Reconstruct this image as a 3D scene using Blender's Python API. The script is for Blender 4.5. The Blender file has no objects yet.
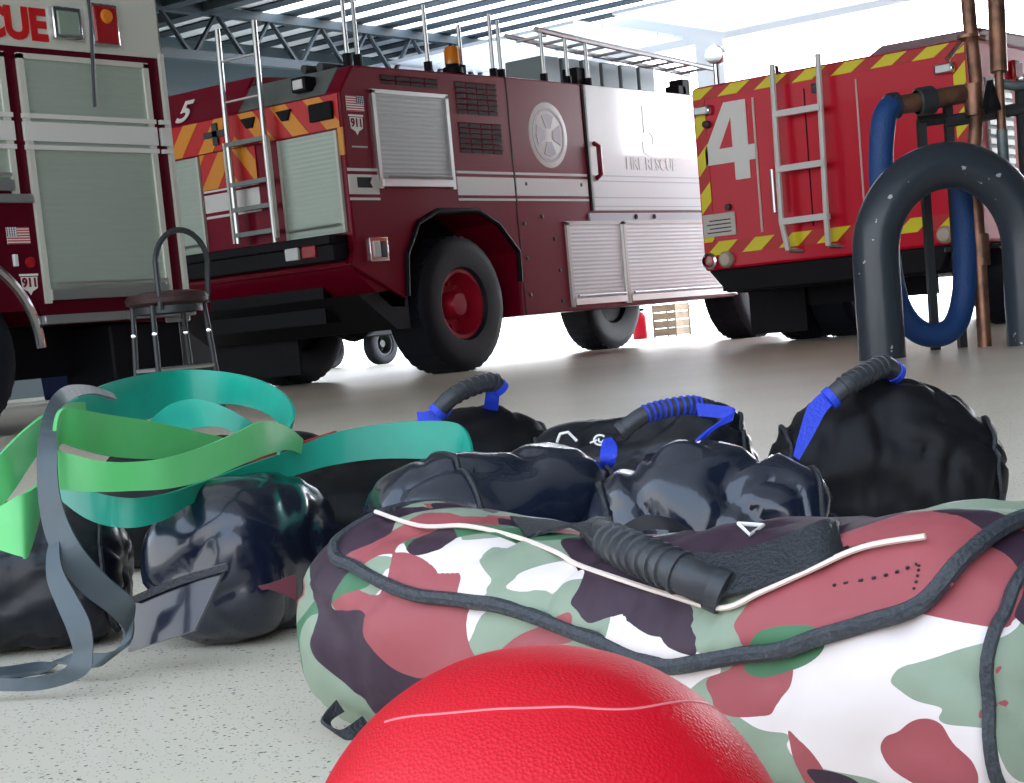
import bpy, bmesh, math, random
from mathutils import Vector, Matrix, noise
from mathutils.bvhtree import BVHTree
random.seed(5)
S = bpy.context.scene
COL = S.collection
PI = math.pi
H = 0.38
# ------------------------------------------------------------------ camera
FOC, YAW, PIT, ROL, PPY = 1735.0, math.radians(37.92), math.radians(-6.30), math.radians(-5.26), 523.0
F_ = Vector((math.cos(YAW)*math.cos(PIT), math.sin(YAW)*math.cos(PIT), math.sin(PIT)))
r0 = Vector((math.sin(YAW), -math.cos(YAW), 0)); u0 = r0.cross(F_)
R_ = math.cos(ROL)*r0 + math.sin(ROL)*u0
U_ = -math.sin(ROL)*r0 + math.cos(ROL)*u0
CAM = Vector((0, 0, H))
cd = bpy.data.cameras.new('camera'); co = bpy.data.objects.new('camera', cd); COL.objects.link(co)
m = Matrix((R_, U_, -F_)).transposed().to_4x4(); m.translation = CAM
co.matrix_world = m
cd.sensor_width = 36; cd.lens = FOC*36/1024; cd.shift_y = (PPY-391.5)/1024; cd.clip_end = 400; cd.clip_start = 0.02
cd.dof.use_dof = False
S.camera = co
ER = Vector((math.sin(YAW), -math.cos(YAW), 0)); EF = Vector((math.cos(YAW), math.sin(YAW), 0))
def G(a, d, z=0.0): return ER*a + EF*d + Vector((0, 0, z))          # right of / ahead of the camera, height
def ray(px, py): return R_*((px-512)/FOC) - U_*((py-PPY)/FOC) + F_
def P(px, py, D): return CAM + ray(px, py)*D                          # surveyed point at distance D
def PZ(px, py, z):
    d = ray(px, py); return CAM + d*((z-H)/d.z)

# ------------------------------------------------------------------ materials
MATS = {}
def pm(name, col, rough=0.5, metal=0.0, coat=0.0, bump=None, spec=0.5, var=None, coat_rough=0.05, emit=None):
    """bump = (scale, strength, detail); var = (second colour, scale, low, high)"""
    if name in MATS: return MATS[name]
    mt = bpy.data.materials.new(name); mt.use_nodes = True
    nt = mt.node_tree; b = nt.nodes['Principled BSDF']; L = nt.links
    b.inputs['Base Color'].default_value = (*col, 1); b.inputs['Roughness'].default_value = rough
    b.inputs['Metallic'].default_value = metal; b.inputs['Coat Weight'].default_value = coat
    b.inputs['Coat Roughness'].default_value = coat_rough; b.inputs['Specular IOR Level'].default_value = spec
    tc = nt.nodes.new('ShaderNodeTexCoord')
    if var:
        n = nt.nodes.new('ShaderNodeTexNoise'); n.inputs['Scale'].default_value = var[1]; n.inputs['Detail'].default_value = 5
        L.new(tc.outputs['Object'], n.inputs['Vector'])
        r = nt.nodes.new('ShaderNodeValToRGB'); r.color_ramp.elements[0].position = var[2]; r.color_ramp.elements[1].position = var[3]
        r.color_ramp.elements[0].color = (*col, 1); r.color_ramp.elements[1].color = (*var[0], 1)
        L.new(n.outputs['Fac'], r.inputs['Fac']); L.new(r.outputs['Color'], b.inputs['Base Color'])
    if bump:
        n = nt.nodes.new('ShaderNodeTexNoise'); n.inputs['Scale'].default_value = bump[0]; n.inputs['Detail'].default_value = bump[2] if len(bump) > 2 else 2
        L.new(tc.outputs['Object'], n.inputs['Vector'])
        bp = nt.nodes.new('ShaderNodeBump'); bp.inputs['Strength'].default_value = bump[1]; bp.inputs['Distance'].default_value = 0.02
        L.new(n.outputs['Fac'], bp.inputs['Height']); L.new(bp.outputs['Normal'], b.inputs['Normal'])
    if emit:
        b.inputs['Emission Color'].default_value = (*emit[0], 1); b.inputs['Emission Strength'].default_value = emit[1]
    MATS[name] = mt; return mt

RED = pm('fire_red_paint', (0.21, 0.002, 0.020), 0.28, 0, 0.08, (1.2, 0.02), spec=0.25)
RED4 = pm('bright_red_paint', (0.70, 0.007, 0.032), 0.32, 0, 0.08, (1.2, 0.02), spec=0.25)
CHR = pm('chevron_red_film', (0.60, 0.012, 0.014), 0.4)
CHO = pm('chevron_amber_film', (0.80, 0.30, 0.02), 0.4)
CHY = pm('chevron_yellow_film', (0.90, 0.78, 0.01), 0.4)
REDR = pm('maroon_paint', (0.095, 0.002, 0.012), 0.3, 0, 0.05, spec=0.2)
WHT = pm('white_paint', (0.80, 0.79, 0.77), 0.35, 0, 0.2)
CREAM = pm('aged_white_paint', (0.66, 0.67, 0.60), 0.4, 0, 0.2)
GLARE_PANEL = pm('glare_white_panel', (0.92, 0.94, 0.95), 0.3, 0, 0.6)  # glare on the red side, put into a near-white base colour
LETW = pm('white_lettering', (0.92, 0.91, 0.88), 0.5)
LETP = pm('pearl_lettering', (0.86, 0.91, 0.90), 0.32, 0, 0.42)
BLK = pm('black_rubber', (0.007, 0.007, 0.010), 0.6, bump=(40, 0.1), spec=0.2)
DRK = pm('dark_chassis', (0.006, 0.006, 0.009), 0.6, spec=0.2)
DGREY = pm('dark_grey_metal', (0.05, 0.055, 0.06), 0.45, 0.4)
GREYM = pm('grey_green_metal', (0.20, 0.23, 0.22), 0.45, 0.2)
ALU = pm('aluminium', (0.62, 0.63, 0.62), 0.32, 0.85)
TREAD = pm('tread_plate', (0.36, 0.37, 0.38), 0.4, 0.7, bump=(120, 0.3))
CHROME = pm('chrome', (0.75, 0.75, 0.77), 0.12, 1.0)
LAMPW = pm('clear_lamp_lens', (0.75, 0.77, 0.78), 0.15, 0, 0.5)
LAMPR = pm('red_lamp_lens', (0.40, 0.01, 0.015), 0.2, 0, 0.6)
LAMPA = pm('amber_lamp_lens', (0.85, 0.25, 0.02), 0.2, 0, 0.5)
LAMPT = pm('tan_lamp_lens', (0.55, 0.46, 0.36), 0.3, 0, 0.3)
LAMPG = pm('greenish_lamp_lens', (0.28, 0.36, 0.30), 0.25, 0, 0.4)
TYRE = pm('tyre_rubber', (0.008, 0.009, 0.016), 0.62, bump=(30, 0.1), spec=0.3)
RIMR = pm('red_rim_paint', (0.42, 0.008, 0.03), 0.35, 0, 0.3)
FLAGB = pm('flag_blue', (0.05, 0.05, 0.18), 0.5)
FLAGR = pm('flag_red', (0.55, 0.06, 0.08), 0.5)
EMBG = pm('emblem_grey', (0.58, 0.52, 0.58), 0.5)
GLASS = pm('dark_window_glass', (0.03, 0.035, 0.045), 0.08, 0, 0.8)
COPPER = pm('weathered_copper', (0.34, 0.17, 0.11), 0.42, 0.7, bump=(25, 0.15), var=((0.12, 0.07, 0.055), 6, 0.45, 0.7))
GREYPIPE = pm('grey_green_pipe', (0.10, 0.14, 0.15), 0.45, 0.3, var=((0.2, 0.24, 0.24), 8, 0.4, 0.7))
BOLL = pm('bollard_paint', (0.035, 0.045, 0.062), 0.36, 0, 0.15, (18, 0.08, 4))
def chips(mt, base, chip, scale, lo):                                  # worn-through paint chips
    nt = mt.node_tree; L = nt.links; b = nt.nodes['Principled BSDF']; tc = nt.nodes.new('ShaderNodeTexCoord')
    n = nt.nodes.new('ShaderNodeTexNoise'); n.inputs['Scale'].default_value = scale; n.inputs['Detail'].default_value = 4; L.new(tc.outputs['Object'], n.inputs['Vector'])
    r = nt.nodes.new('ShaderNodeValToRGB'); r.color_ramp.elements[0].position = lo; r.color_ramp.elements[1].position = lo+0.015
    r.color_ramp.elements[0].color = (*base, 1); r.color_ramp.elements[1].color = (*chip, 1); L.new(n.outputs['Fac'], r.inputs['Fac']); L.new(r.outputs['Color'], b.inputs['Base Color'])
chips(BOLL, (0.035, 0.045, 0.062), (0.5, 0.52, 0.52), 16, 0.70)
HOSE = pm('blue_hose_jacket', (0.012, 0.06, 0.22), 0.55, bump=(90, 0.3))
PLATE = pm('plate_white', (0.70, 0.66, 0.60), 0.5)
SEATM = pm('brown_vinyl', (0.045, 0.02, 0.022), 0.4)
WOOD = pm('crate_wood', (0.45, 0.33, 0.22), 0.6, var=((0.32, 0.22, 0.14), 5, 0.3, 0.7))
BLUEP = pm('blue_plastic', (0.006, 0.012, 0.05), 0.6, spec=0.2)
BLUEW = pm('blue_webbing', (0.015, 0.05, 0.62), 0.5, bump=(300, 0.2))
BLKW = pm('black_webbing', (0.018, 0.02, 0.026), 0.55, bump=(300, 0.3))
VINYL = pm('black_vinyl', (0.005, 0.006, 0.012), 0.34, 0, 0.15, (7, 0.25, 3), coat_rough=0.2, spec=0.35)
VINYLG = pm('glossy_navy_vinyl', (0.006, 0.010, 0.026), 0.24, 0, 0.7, (8, 0.32, 3), coat_rough=0.1)
VINYLM = pm('matt_black_vinyl', (0.005, 0.005, 0.007), 0.5, 0, 0.0, (7, 0.25, 3), spec=0.2)
GRIP = pm('grip_rubber', (0.03, 0.033, 0.04), 0.42, bump=(60, 0.1))
TEAL = pm('teal_latex', (0.005, 0.36, 0.25), 0.42, 0, 0.1, (14, 0.12), var=((0.008, 0.27, 0.20), 9, 0.35, 0.7))
TEALE = pm('pale_teal_edge', (0.05, 0.55, 0.42), 0.5)
LIME = pm('light_green_latex', (0.10, 0.52, 0.15), 0.42, 0, 0.1, (14, 0.12), var=((0.16, 0.58, 0.22), 7, 0.35, 0.7))
GREYB = pm('charcoal_latex', (0.055, 0.075, 0.09), 0.45, 0, 0.1, (20, 0.15), var=((0.085, 0.11, 0.125), 9, 0.35, 0.7))
MAROON = pm('maroon_lining', (0.12, 0.015, 0.03), 0.5)
REDB = pm('red_latex', (0.5, 0.03, 0.03), 0.45)
TRIMB = pm('flap_binding', (0.030, 0.036, 0.045), 0.55, bump=(200, 0.25))
PIPING = pm('cream_piping', (0.78, 0.66, 0.58), 0.5)
CONC = pm('pale_concrete', (0.78, 0.78, 0.76), 0.8, bump=(3, 0.1, 6))
WALLM = pm('teal_grey_wall', (0.035, 0.055, 0.06), 0.7, bump=(3, 0.05))
CEILM = pm('white_ceiling_panel', (0.78, 0.80, 0.80), 0.4, bump=(2, 0.04))
BEAM = pm('dark_steel_beam', (0.018, 0.03, 0.036), 0.55)
DOORM = pm('lavender_door_panel', (0.60, 0.62, 0.68), 0.4)
BOXG = pm('grey_rack_panel', (0.30, 0.36, 0.38), 0.5, 0.2)

def wave_mat(name, col, scale, rough, metal, coat=0.0):                # slatted roller shutter: relief lines in z
    mt = pm(name, col, rough, metal, coat); nt = mt.node_tree; L = nt.links; b = nt.nodes['Principled BSDF']
    tc = nt.nodes.new('ShaderNodeTexCoord'); w = nt.nodes.new('ShaderNodeTexWave'); w.bands_direction = 'Z'
    w.inputs['Scale'].default_value = scale; L.new(tc.outputs['Object'], w.inputs['Vector'])
    bp = nt.nodes.new('ShaderNodeBump'); bp.inputs['Strength'].default_value = 0.35; bp.inputs['Distance'].default_value = 0.01
    L.new(w.outputs['Fac'], bp.inputs['Height']); L.new(bp.outputs['Normal'], b.inputs['Normal'])
    return mt
SHUT = wave_mat('roller_shutter', (0.44, 0.47, 0.47), 7.0, 0.38, 0.35)
SHUTL = wave_mat('sage_roller_shutter', (0.47, 0.55, 0.48), 7.0, 0.4, 0.25)
SHUT_GLARE = wave_mat('glare_white_shutter', (0.92, 0.94, 0.95), 7.0, 0.3, 0.0, 0.4)  # silver shutter with the glare put into its base colour

def floor_mat():
    mt = pm('speckled_epoxy', (0.62, 0.60, 0.55), 0.16, 0, 0.0, spec=0.2); nt = mt.node_tree; L = nt.links; b = nt.nodes['Principled BSDF']
    tc = nt.nodes.new('ShaderNodeTexCoord')
    def speck(scale, thr, cell):
        v = nt.nodes.new('ShaderNodeTexVoronoi'); v.inputs['Scale'].default_value = scale; L.new(tc.outputs['Object'], v.inputs['Vector'])
        a = nt.nodes.new('ShaderNodeMath'); a.operation = 'LESS_THAN'; a.inputs[1].default_value = thr; L.new(v.outputs['Distance'], a.inputs[0])
        sp = nt.nodes.new('ShaderNodeSeparateColor'); L.new(v.outputs['Color'], sp.inputs['Color'])
        c = nt.nodes.new('ShaderNodeMath'); c.operation = 'GREATER_THAN'; c.inputs[1].default_value = cell; L.new(sp.outputs[0], c.inputs[0])
        mu = nt.nodes.new('ShaderNodeMath'); mu.operation = 'MULTIPLY'; L.new(a.outputs[0], mu.inputs[0]); L.new(c.outputs[0], mu.inputs[1])
        return mu
    n = nt.nodes.new('ShaderNodeTexNoise'); n.inputs['Scale'].default_value = 0.6; n.inputs['Detail'].default_value = 6; L.new(tc.outputs['Object'], n.inputs['Vector'])
    r = nt.nodes.new('ShaderNodeValToRGB'); L.new(n.outputs['Fac'], r.inputs['Fac'])
    r.color_ramp.elements[0].position = 0.3; r.color_ramp.elements[0].color = (0.66, 0.59, 0.48, 1)
    r.color_ramp.elements[1].position = 0.7; r.color_ramp.elements[1].color = (0.74, 0.67, 0.56, 1)
    prev = r.outputs['Color']
    for sc, th, ce, colr in ((110, 0.22, 0.72, (0.06, 0.055, 0.05, 1)), (240, 0.25, 0.70, (0.16, 0.15, 0.14, 1)), (60, 0.16, 0.8, (0.10, 0.09, 0.08, 1))):
        s = speck(sc, th, ce); mx = nt.nodes.new('ShaderNodeMix'); mx.data_type = 'RGBA'
        L.new(s.outputs[0], mx.inputs[0]); L.new(prev, mx.inputs[6]); mx.inputs[7].default_value = colr; prev = mx.outputs[2]
    L.new(prev, b.inputs['Base Color'])
    n2 = nt.nodes.new('ShaderNodeTexNoise'); n2.inputs['Scale'].default_value = 2.2; n2.inputs['Detail'].default_value = 4; L.new(tc.outputs['Object'], n2.inputs['Vector'])
    mr = nt.nodes.new('ShaderNodeMapRange'); mr.inputs[3].default_value = 0.3; mr.inputs[4].default_value = 0.42; L.new(n2.outputs['Fac'], mr.inputs[0]); L.new(mr.outputs[0], b.inputs['Roughness'])
    return mt
FLOORM = floor_mat()

def camo_mat():
    mt = pm('camouflage_canvas', (0.8, 0.7, 0.7), 0.5, 0, 0.0, spec=0.28); nt = mt.node_tree; L = nt.links; b = nt.nodes['Principled BSDF']
    tc = nt.nodes.new('ShaderNodeTexCoord')
    def blob(seed, scale, lo, sx):
        mp = nt.nodes.new('ShaderNodeMapping'); mp.inputs['Location'].default_value = (seed*3.1, seed*1.7, seed*2.3); mp.inputs['Scale'].default_value = (1.0, sx, 1.1)
        mp.inputs['Rotation'].default_value = (0, 0.35, 0.2)
        L.new(tc.outputs['Object'], mp.inputs['Vector'])
        n = nt.nodes.new('ShaderNodeTexNoise'); n.inputs['Scale'].default_value = scale; n.inputs['Detail'].default_value = 1.6; n.inputs['Roughness'].default_value = 0.35
        n.inputs['Distortion'].default_value = 0.9; L.new(mp.outputs[0], n.inputs['Vector'])
        g = nt.nodes.new('ShaderNodeMath'); g.operation = 'GREATER_THAN'; g.inputs[1].default_value = lo; L.new(n.outputs['Fac'], g.inputs[0]); return g
    prev = None
    base = (0.74, 0.66, 0.64, 1)
    for seed, sc, lo, sx, colr in ((1, 7.5, 0.465, 0.6, (0.25, 0.31, 0.23, 1)), (2, 8.5, 0.55, 0.6, (0.33, 0.075, 0.085, 1)), (6, 7.0, 0.585, 0.7, (0.06, 0.17, 0.085, 1)), (4, 8.0, 0.56, 0.55, (0.040, 0.020, 0.036, 1))):
        g = blob(seed, sc, lo, sx); mx = nt.nodes.new('ShaderNodeMix'); mx.data_type = 'RGBA'
        L.new(g.outputs[0], mx.inputs[0])
        if prev: L.new(prev, mx.inputs[6])
        else: mx.inputs[6].default_value = base
        mx.inputs[7].default_value = colr; prev = mx.outputs[2]
    L.new(prev, b.inputs['Base Color'])
    n = nt.nodes.new('ShaderNodeTexNoise'); n.inputs['Scale'].default_value = 11; n.inputs['Detail'].default_value = 3; L.new(tc.outputs['Object'], n.inputs['Vector'])
    bp = nt.nodes.new('ShaderNodeBump'); bp.inputs['Strength'].default_value = 0.3; bp.inputs['Distance'].default_value = 0.02
    L.new(n.outputs['Fac'], bp.inputs['Height']); L.new(bp.outputs['Normal'], b.inputs['Normal'])
    return mt
CAMO = camo_mat()

def ball_mat():
    mt = pm('red_ball_rubber', (0.62, 0.002, 0.016), 0.42, 0, 0.0, spec=0.35); nt = mt.node_tree; L = nt.links; b = nt.nodes['Principled BSDF']
    tc = nt.nodes.new('ShaderNodeTexCoord'); v = nt.nodes.new('ShaderNodeTexVoronoi'); v.inputs['Scale'].default_value = 560; L.new(tc.outputs['Object'], v.inputs['Vector'])
    bp = nt.nodes.new('ShaderNodeBump'); bp.inputs['Strength'].default_value = 0.3; bp.inputs['Distance'].default_value = 0.0012
    L.new(v.outputs['Distance'], bp.inputs['Height']); L.new(bp.outputs['Normal'], b.inputs['Normal'])
    return mt
BALLM = ball_mat()

# ------------------------------------------------------------------ mesh builder
class MB:
    def __init__(s): s.v = []; s.f = []; s.pc = []
    def add(s, vs, fs):
        n = len(s.v); s.pc.append((list(vs), list(fs))); s.v += [Vector(v) for v in vs]; s.f += [tuple(i+n for i in f) for f in fs]; return s
    def box(s, a, b):
        x0, y0, z0 = [min(a[i], b[i]) for i in range(3)]; x1, y1, z1 = [max(a[i], b[i]) for i in range(3)]
        return s.add([(x0,y0,z0),(x1,y0,z0),(x1,y1,z0),(x0,y1,z0),(x0,y0,z1),(x1,y0,z1),(x1,y1,z1),(x0,y1,z1)],
                     [(0,3,2,1),(4,5,6,7),(0,1,5,4),(1,2,6,5),(2,3,7,6),(3,0,4,7)])
    def prism(s, poly, axis, a, b):                                  # poly in the two other axes, extruded from a to b
        def mk(p, t):
            return (t, p[0], p[1]) if axis == 'x' else ((p[0], t, p[1]) if axis == 'y' else (p[0], p[1], t))
        n = len(poly)
        return s.add([mk(p, a) for p in poly]+[mk(p, b) for p in poly],
                     [tuple(range(n)), tuple(range(2*n-1, n-1, -1))]+[(i, (i+1) % n, n+(i+1) % n, n+i) for i in range(n)])
    def tube(s, pts, r, n=10, closed=False, cap=True):
        pts = [Vector(p) for p in pts]; N = len(pts)
        rs = r if isinstance(r, (list, tuple)) else [r]*N
        ups = None; rings = []
        for i, p in enumerate(pts):
            if closed: t = pts[(i+1) % N]-pts[i-1]
            else: t = pts[min(i+1, N-1)]-pts[max(i-1, 0)]
            t.normalize()
            if ups is None: ups = Vector((0, 0, 1)) if abs(t.z) < 0.9 else Vector((1, 0, 0))
            ups = (ups - t*ups.dot(t)); ups.normalize(); w = t.cross(ups)
            rings.append([p+(ups*math.cos(2*PI*k/n)+w*math.sin(2*PI*k/n))*rs[i] for k in range(n)])
        vs = [v for rg in rings for v in rg]; fs = []
        for i in range(N if closed else N-1):
            j = (i+1) % N
            for k in range(n): fs.append((i*n+k, i*n+(k+1) % n, j*n+(k+1) % n, j*n+k))
        if not closed and cap: fs += [tuple(range(n-1, -1, -1)), tuple((N-1)*n+k for k in range(n))]
        return s.add(vs, fs)
    def cyl(s, a, b, r, n=16): return s.tube([a, b], r, n)
    def lathe(s, prof, c, axis, n=32):                                # prof: (radius, offset along axis)
        ax = Vector(axis).normalized(); u = Vector((0, 0, 1)) if abs(ax.z) < 0.9 else Vector((1, 0, 0)); u = (u-ax*u.dot(ax)).normalized(); w = ax.cross(u); c = Vector(c)
        vs = []; fs = []; m_ = len(prof)
        for k in range(n):
            a = 2*PI*k/n
            for r, h in prof: vs.append(c+ax*h+(u*math.cos(a)+w*math.sin(a))*r)
        for k in range(n):
            for i in range(m_-1): fs.append((k*m_+i, k*m_+i+1, ((k+1) % n)*m_+i+1, ((k+1) % n)*m_+i))
        return s.add(vs, fs)
    def build(s, name, mat, parent=None, off=None, smooth=True, bevel=0, angle=35, subd=0):
        off = Vector(off) if off is not None else (Vector(parent['o']) if parent is not None and 'o' in parent.keys() else Vector((0, 0, 0)))
        me = bpy.data.meshes.new(name); me.from_pydata([v-off for v in s.v], [], s.f)
        bm = bmesh.new(); bm.from_mesh(me); bmesh.ops.remove_doubles(bm, verts=bm.verts, dist=1e-5); bmesh.ops.recalc_face_normals(bm, faces=bm.faces); bm.to_mesh(me); bm.free()
        me.materials.append(mat)
        if smooth:
            me.polygons.foreach_set('use_smooth', [True]*len(me.polygons)); me.set_sharp_from_angle(angle=math.radians(angle))
        o = bpy.data.objects.new(name, me); COL.objects.link(o)
        if parent is not None: o.parent = parent
        else: o.location = off
        if parent is not None and 'o' in parent.keys(): OFF[o.name] = off
        if bevel:
            bv = o.modifiers.new('bevel', 'BEVEL'); bv.width = bevel; bv.segments = 2; bv.limit_method = 'ANGLE'; bv.angle_limit = math.radians(40)
        if subd:
            sd = o.modifiers.new('subd', 'SUBSURF'); sd.levels = subd; sd.render_levels = subd
        return o
OFF = {}
def tag(o, label, cat, group=None):
    o['label'] = label; o['category'] = cat
    if group: o['group'] = group
    return o
def thing(name, loc, label, cat, group=None):
    o = bpy.data.objects.new(name, None); COL.objects.link(o); o.location = loc; o.empty_display_size = 0.1
    ORI[o.name] = Vector(loc); return tag(o, label, cat, group)
ORI = {}
def part(mb, name, mat, par, **k):
    root = par
    while root.parent is not None: root = root.parent
    return mb.build(name, mat, par, off=ORI[root.name], **k)
def each(mb, name, mat, par, **k):                                    # every piece of mb becomes a part of its own
    return [part(MB().add(vs, fs), name, mat, par, **k) for vs, fs in mb.pc]
def struct(mb, name, mat, **k):
    o = mb.build(name, mat, None, **k); o['kind'] = 'structure'; return o
def text_mb(txt, size, origin, ux, uz, depth=0.004, bold=0.0, align='CENTER', shear=0.0):
    """lettering standing in the plane (ux, uz) through origin; depth along ux x uz"""
    cu = bpy.data.curves.new('t', 'FONT'); cu.body = txt; cu.size = size; cu.extrude = depth/2; cu.offset = bold; cu.align_x = align; cu.shear = shear; cu.resolution_u = 4
    o = bpy.data.objects.new('t', cu); COL.objects.link(o)
    dg = bpy.context.evaluated_depsgraph_get(); me = bpy.data.meshes.new_from_object(o.evaluated_get(dg))
    ux = Vector(ux); uz = Vector(uz); uy = ux.cross(uz); og = Vector(origin)
    mb = MB().add([og+ux*v.co.x+uz*v.co.y+uy*v.co.z for v in me.vertices], [tuple(p.vertices) for p in me.polygons])
    bpy.data.objects.remove(o); bpy.data.curves.remove(cu); bpy.data.meshes.remove(me)
    return mb
def chain(pts, n=8, closed=False):                                    # Catmull-Rom through tuples of any length
    N = len(pts); out = []
    for i in range(N if closed else N-1):
        if closed: a, b, c, d = pts[i-1], pts[i], pts[(i+1) % N], pts[(i+2) % N]
        else: a, b, c, d = pts[max(i-1, 0)], pts[i], pts[i+1], pts[min(i+2, N-1)]
        for k in range(n):
            t = k/n
            out.append(tuple(0.5*(2*b[j]+(c[j]-a[j])*t+(2*a[j]-5*b[j]+4*c[j]-d[j])*t*t+(3*b[j]-a[j]-3*c[j]+d[j])*t**3) for j in range(len(b))))
    if not closed: out.append(tuple(pts[-1]))
    return out
UX, UZ = (1, 0, 0), (0, 0, 1)
UL = (0, -1, 0)                                                       # "right" on a rear face seen from behind

# ------------------------------------------------------------------ setting
WX, WY, CZ, CX0 = 29.0, 24.0, 6.2, -1.2
struct(MB().box((-14, -16, -0.2), (WX, WY, 0)), 'floor', FLOORM, smooth=False)
struct(MB().box((WX, -60, -0.25), (140, 120, -0.05)).box((-14, WY, -0.25), (WX, 120, -0.05)), 'trim_1', CONC, smooth=False)
ce = MB().box((CX0, -16, CZ), (21.6, WY+0.3, CZ+0.2)).box((21.6, 21.9, CZ), (WX+0.4, WY+0.3, CZ+0.2)).box((21.6, -16, CZ), (WX+0.4, 13.0, CZ+0.2))
for k in range(9): ce.box((21.6+k*0.85, 13.0, CZ), (21.6+k*0.85+0.40, 21.9, CZ+0.012))      # open gaps between, added to let sky brighten the roof
struct(ce, 'ceiling', CEILM, smooth=False)
wf = MB()
wf.box((WX, -16, 0), (WX+0.3, 3.6, CZ)).box((WX, 3.6, 5.4), (WX+0.3, 16.6, CZ)).box((WX, 16.6, 0), (WX+0.3, 17.2, CZ)).box((WX, 17.2, 5.4), (WX+0.3, 23.4, CZ)).box((WX, 23.4, 0), (WX+0.3, WY, CZ))  # unseen right end widened to keep sky reflections off the truck side
struct(wf, 'wall_front', CEILM, smooth=False)
wl = MB()
wl.box((CX0, WY, 0), (20.5, WY+0.3, CZ)).box((20.5, WY, 2.6), (28.4, WY+0.3, CZ)).box((28.4, WY, 0), (WX, WY+0.3, CZ))
struct(wl, 'wall_left', WALLM, smooth=False)
struct(MB().box((CX0, -7.3, 0), (WX, -7.0, CZ)), 'shade_wall_right', WALLM, smooth=False)  # unseen wall, added to keep sky out of the side reflections
i = 2
for k in range(28):                                                   # steel purlins under the roof
    x = 5.2+k*0.85
    if x < 21.3: struct(MB().box((x, -4, CZ-0.16), (x+0.30, WY, CZ)), 'trim_%d' % i, BEAM, smooth=False)
    else: struct(MB().box((21.6+(k-19)*0.85, 13.0, CZ-0.03), (21.6+(k-19)*0.85+0.36, WY, CZ-0.004)), 'trim_%d' % i, BEAM, smooth=False)
    i += 1
for y in (12.0, 21.5):                                                # two long trusses
    t = MB().box((6, y-0.08, CZ-0.95), (WX, y+0.08, CZ-0.80)).box((6, y-0.08, CZ-0.2), (WX, y+0.08, CZ-0.05))
    for k in range(18):
        xa = 6.5+k*1.25; t.tube([(xa, y, CZ-0.9), (xa+0.62, y, CZ-0.15), (xa+1.25, y, CZ-0.9)], 0.05, 6)
    if y > 20: struct(t, 'trim_%d' % i, BEAM, smooth=False); i += 1
# raised overhead door lying under the roof
d = MB()
for k in range(5): d.box((25.2+k*0.74, 3.7, 5.50), (25.2+k*0.74+0.72, 16.5, 5.56))
struct(d, 'door_1', DOORM, smooth=False)
d = MB()
for k in range(4): d.box((25.2+k*0.9, 17.3, 5.50), (25.2+k*0.9+0.86, 23.3, 5.56))
struct(d, 'door_2', DOORM, smooth=False)

# ------------------------------------------------------------------ vehicle pieces
def wheel(par, c, r, w, axis, rimmat, rimr, name='wheel', dish=0.16):
    c = Vector(c); ax = Vector(axis)                                  # axis points outwards
    hw = w/2
    t = MB().lathe([(rimr, hw*0.72), (rimr+0.05*r, hw*0.96), (r*0.80, hw), (r*0.93, hw*0.93), (r*0.985, hw*0.80), (r, hw*0.55), (r, -hw*0.55), (r*0.985, -hw*0.8), (r*0.93, -hw*0.93), (r*0.8, -hw), (rimr, -hw*0.8), (rimr*0.9, -hw*0.6), (0, -hw*0.6)], c, ax, 48)
    tr = part(t, name, TYRE, par)
    tb = MB(); n = 36; u = Vector((0, 0, 1)); wv = ax.cross(u)
    for k in range(n):                                                # shoulder lugs
        for sgn in (1, -1):
            a = 2*PI*(k+(0.5 if sgn < 0 else 0))/n
            rd = u*math.cos(a)+wv*math.sin(a); tg = -u*math.sin(a)+wv*math.cos(a)
            vs = []
            for rr in (r*0.97, r*1.003):
                for q in (-0.028, 0.028):
                    for h in (0.12, 0.76): vs.append(c+rd*rr+tg*q*r/0.69+ax*(sgn*hw*h))
            tb.add(vs, [(0,1,3,2),(4,6,7,5),(0,4,5,1),(2,3,7,6),(0,2,6,4),(1,5,7,3)])
    part(tb, 'tread', TYRE, tr)
    rim = MB().lathe([(rimr*1.0, hw*0.74), (rimr*1.04, hw*0.80), (rimr*0.93, hw*0.80), (rimr*0.88, hw*0.55), (rimr*0.84, hw*0.74-dish), (rimr*0.35, hw*0.70-dish), (0, hw*0.70-dish)], c, ax, 36)
    part(rim, 'rim', rimmat, tr)
    hub = MB().lathe([(rimr*0.42, hw*0.70-dish), (rimr*0.40, hw*0.85-dish*0.5), (rimr*0.32, hw*0.95-dish*0.4), (0, hw*0.98-dish*0.4)], c, ax, 24)
    part(hub, 'hub', rimmat, tr)
    nuts = MB()
    for k in range(10):
        a = 2*PI*k/10; q = c+(u*math.cos(a)+wv*math.sin(a))*rimr*0.62
        nuts.cyl(q+ax*(hw*0.70-dish), q+ax*(hw*0.70-dish+0.04), 0.022, 6)
    each(nuts, 'lug_nut', DGREY if rimmat is not RIMR else RIMR, tr)
    return tr
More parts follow.
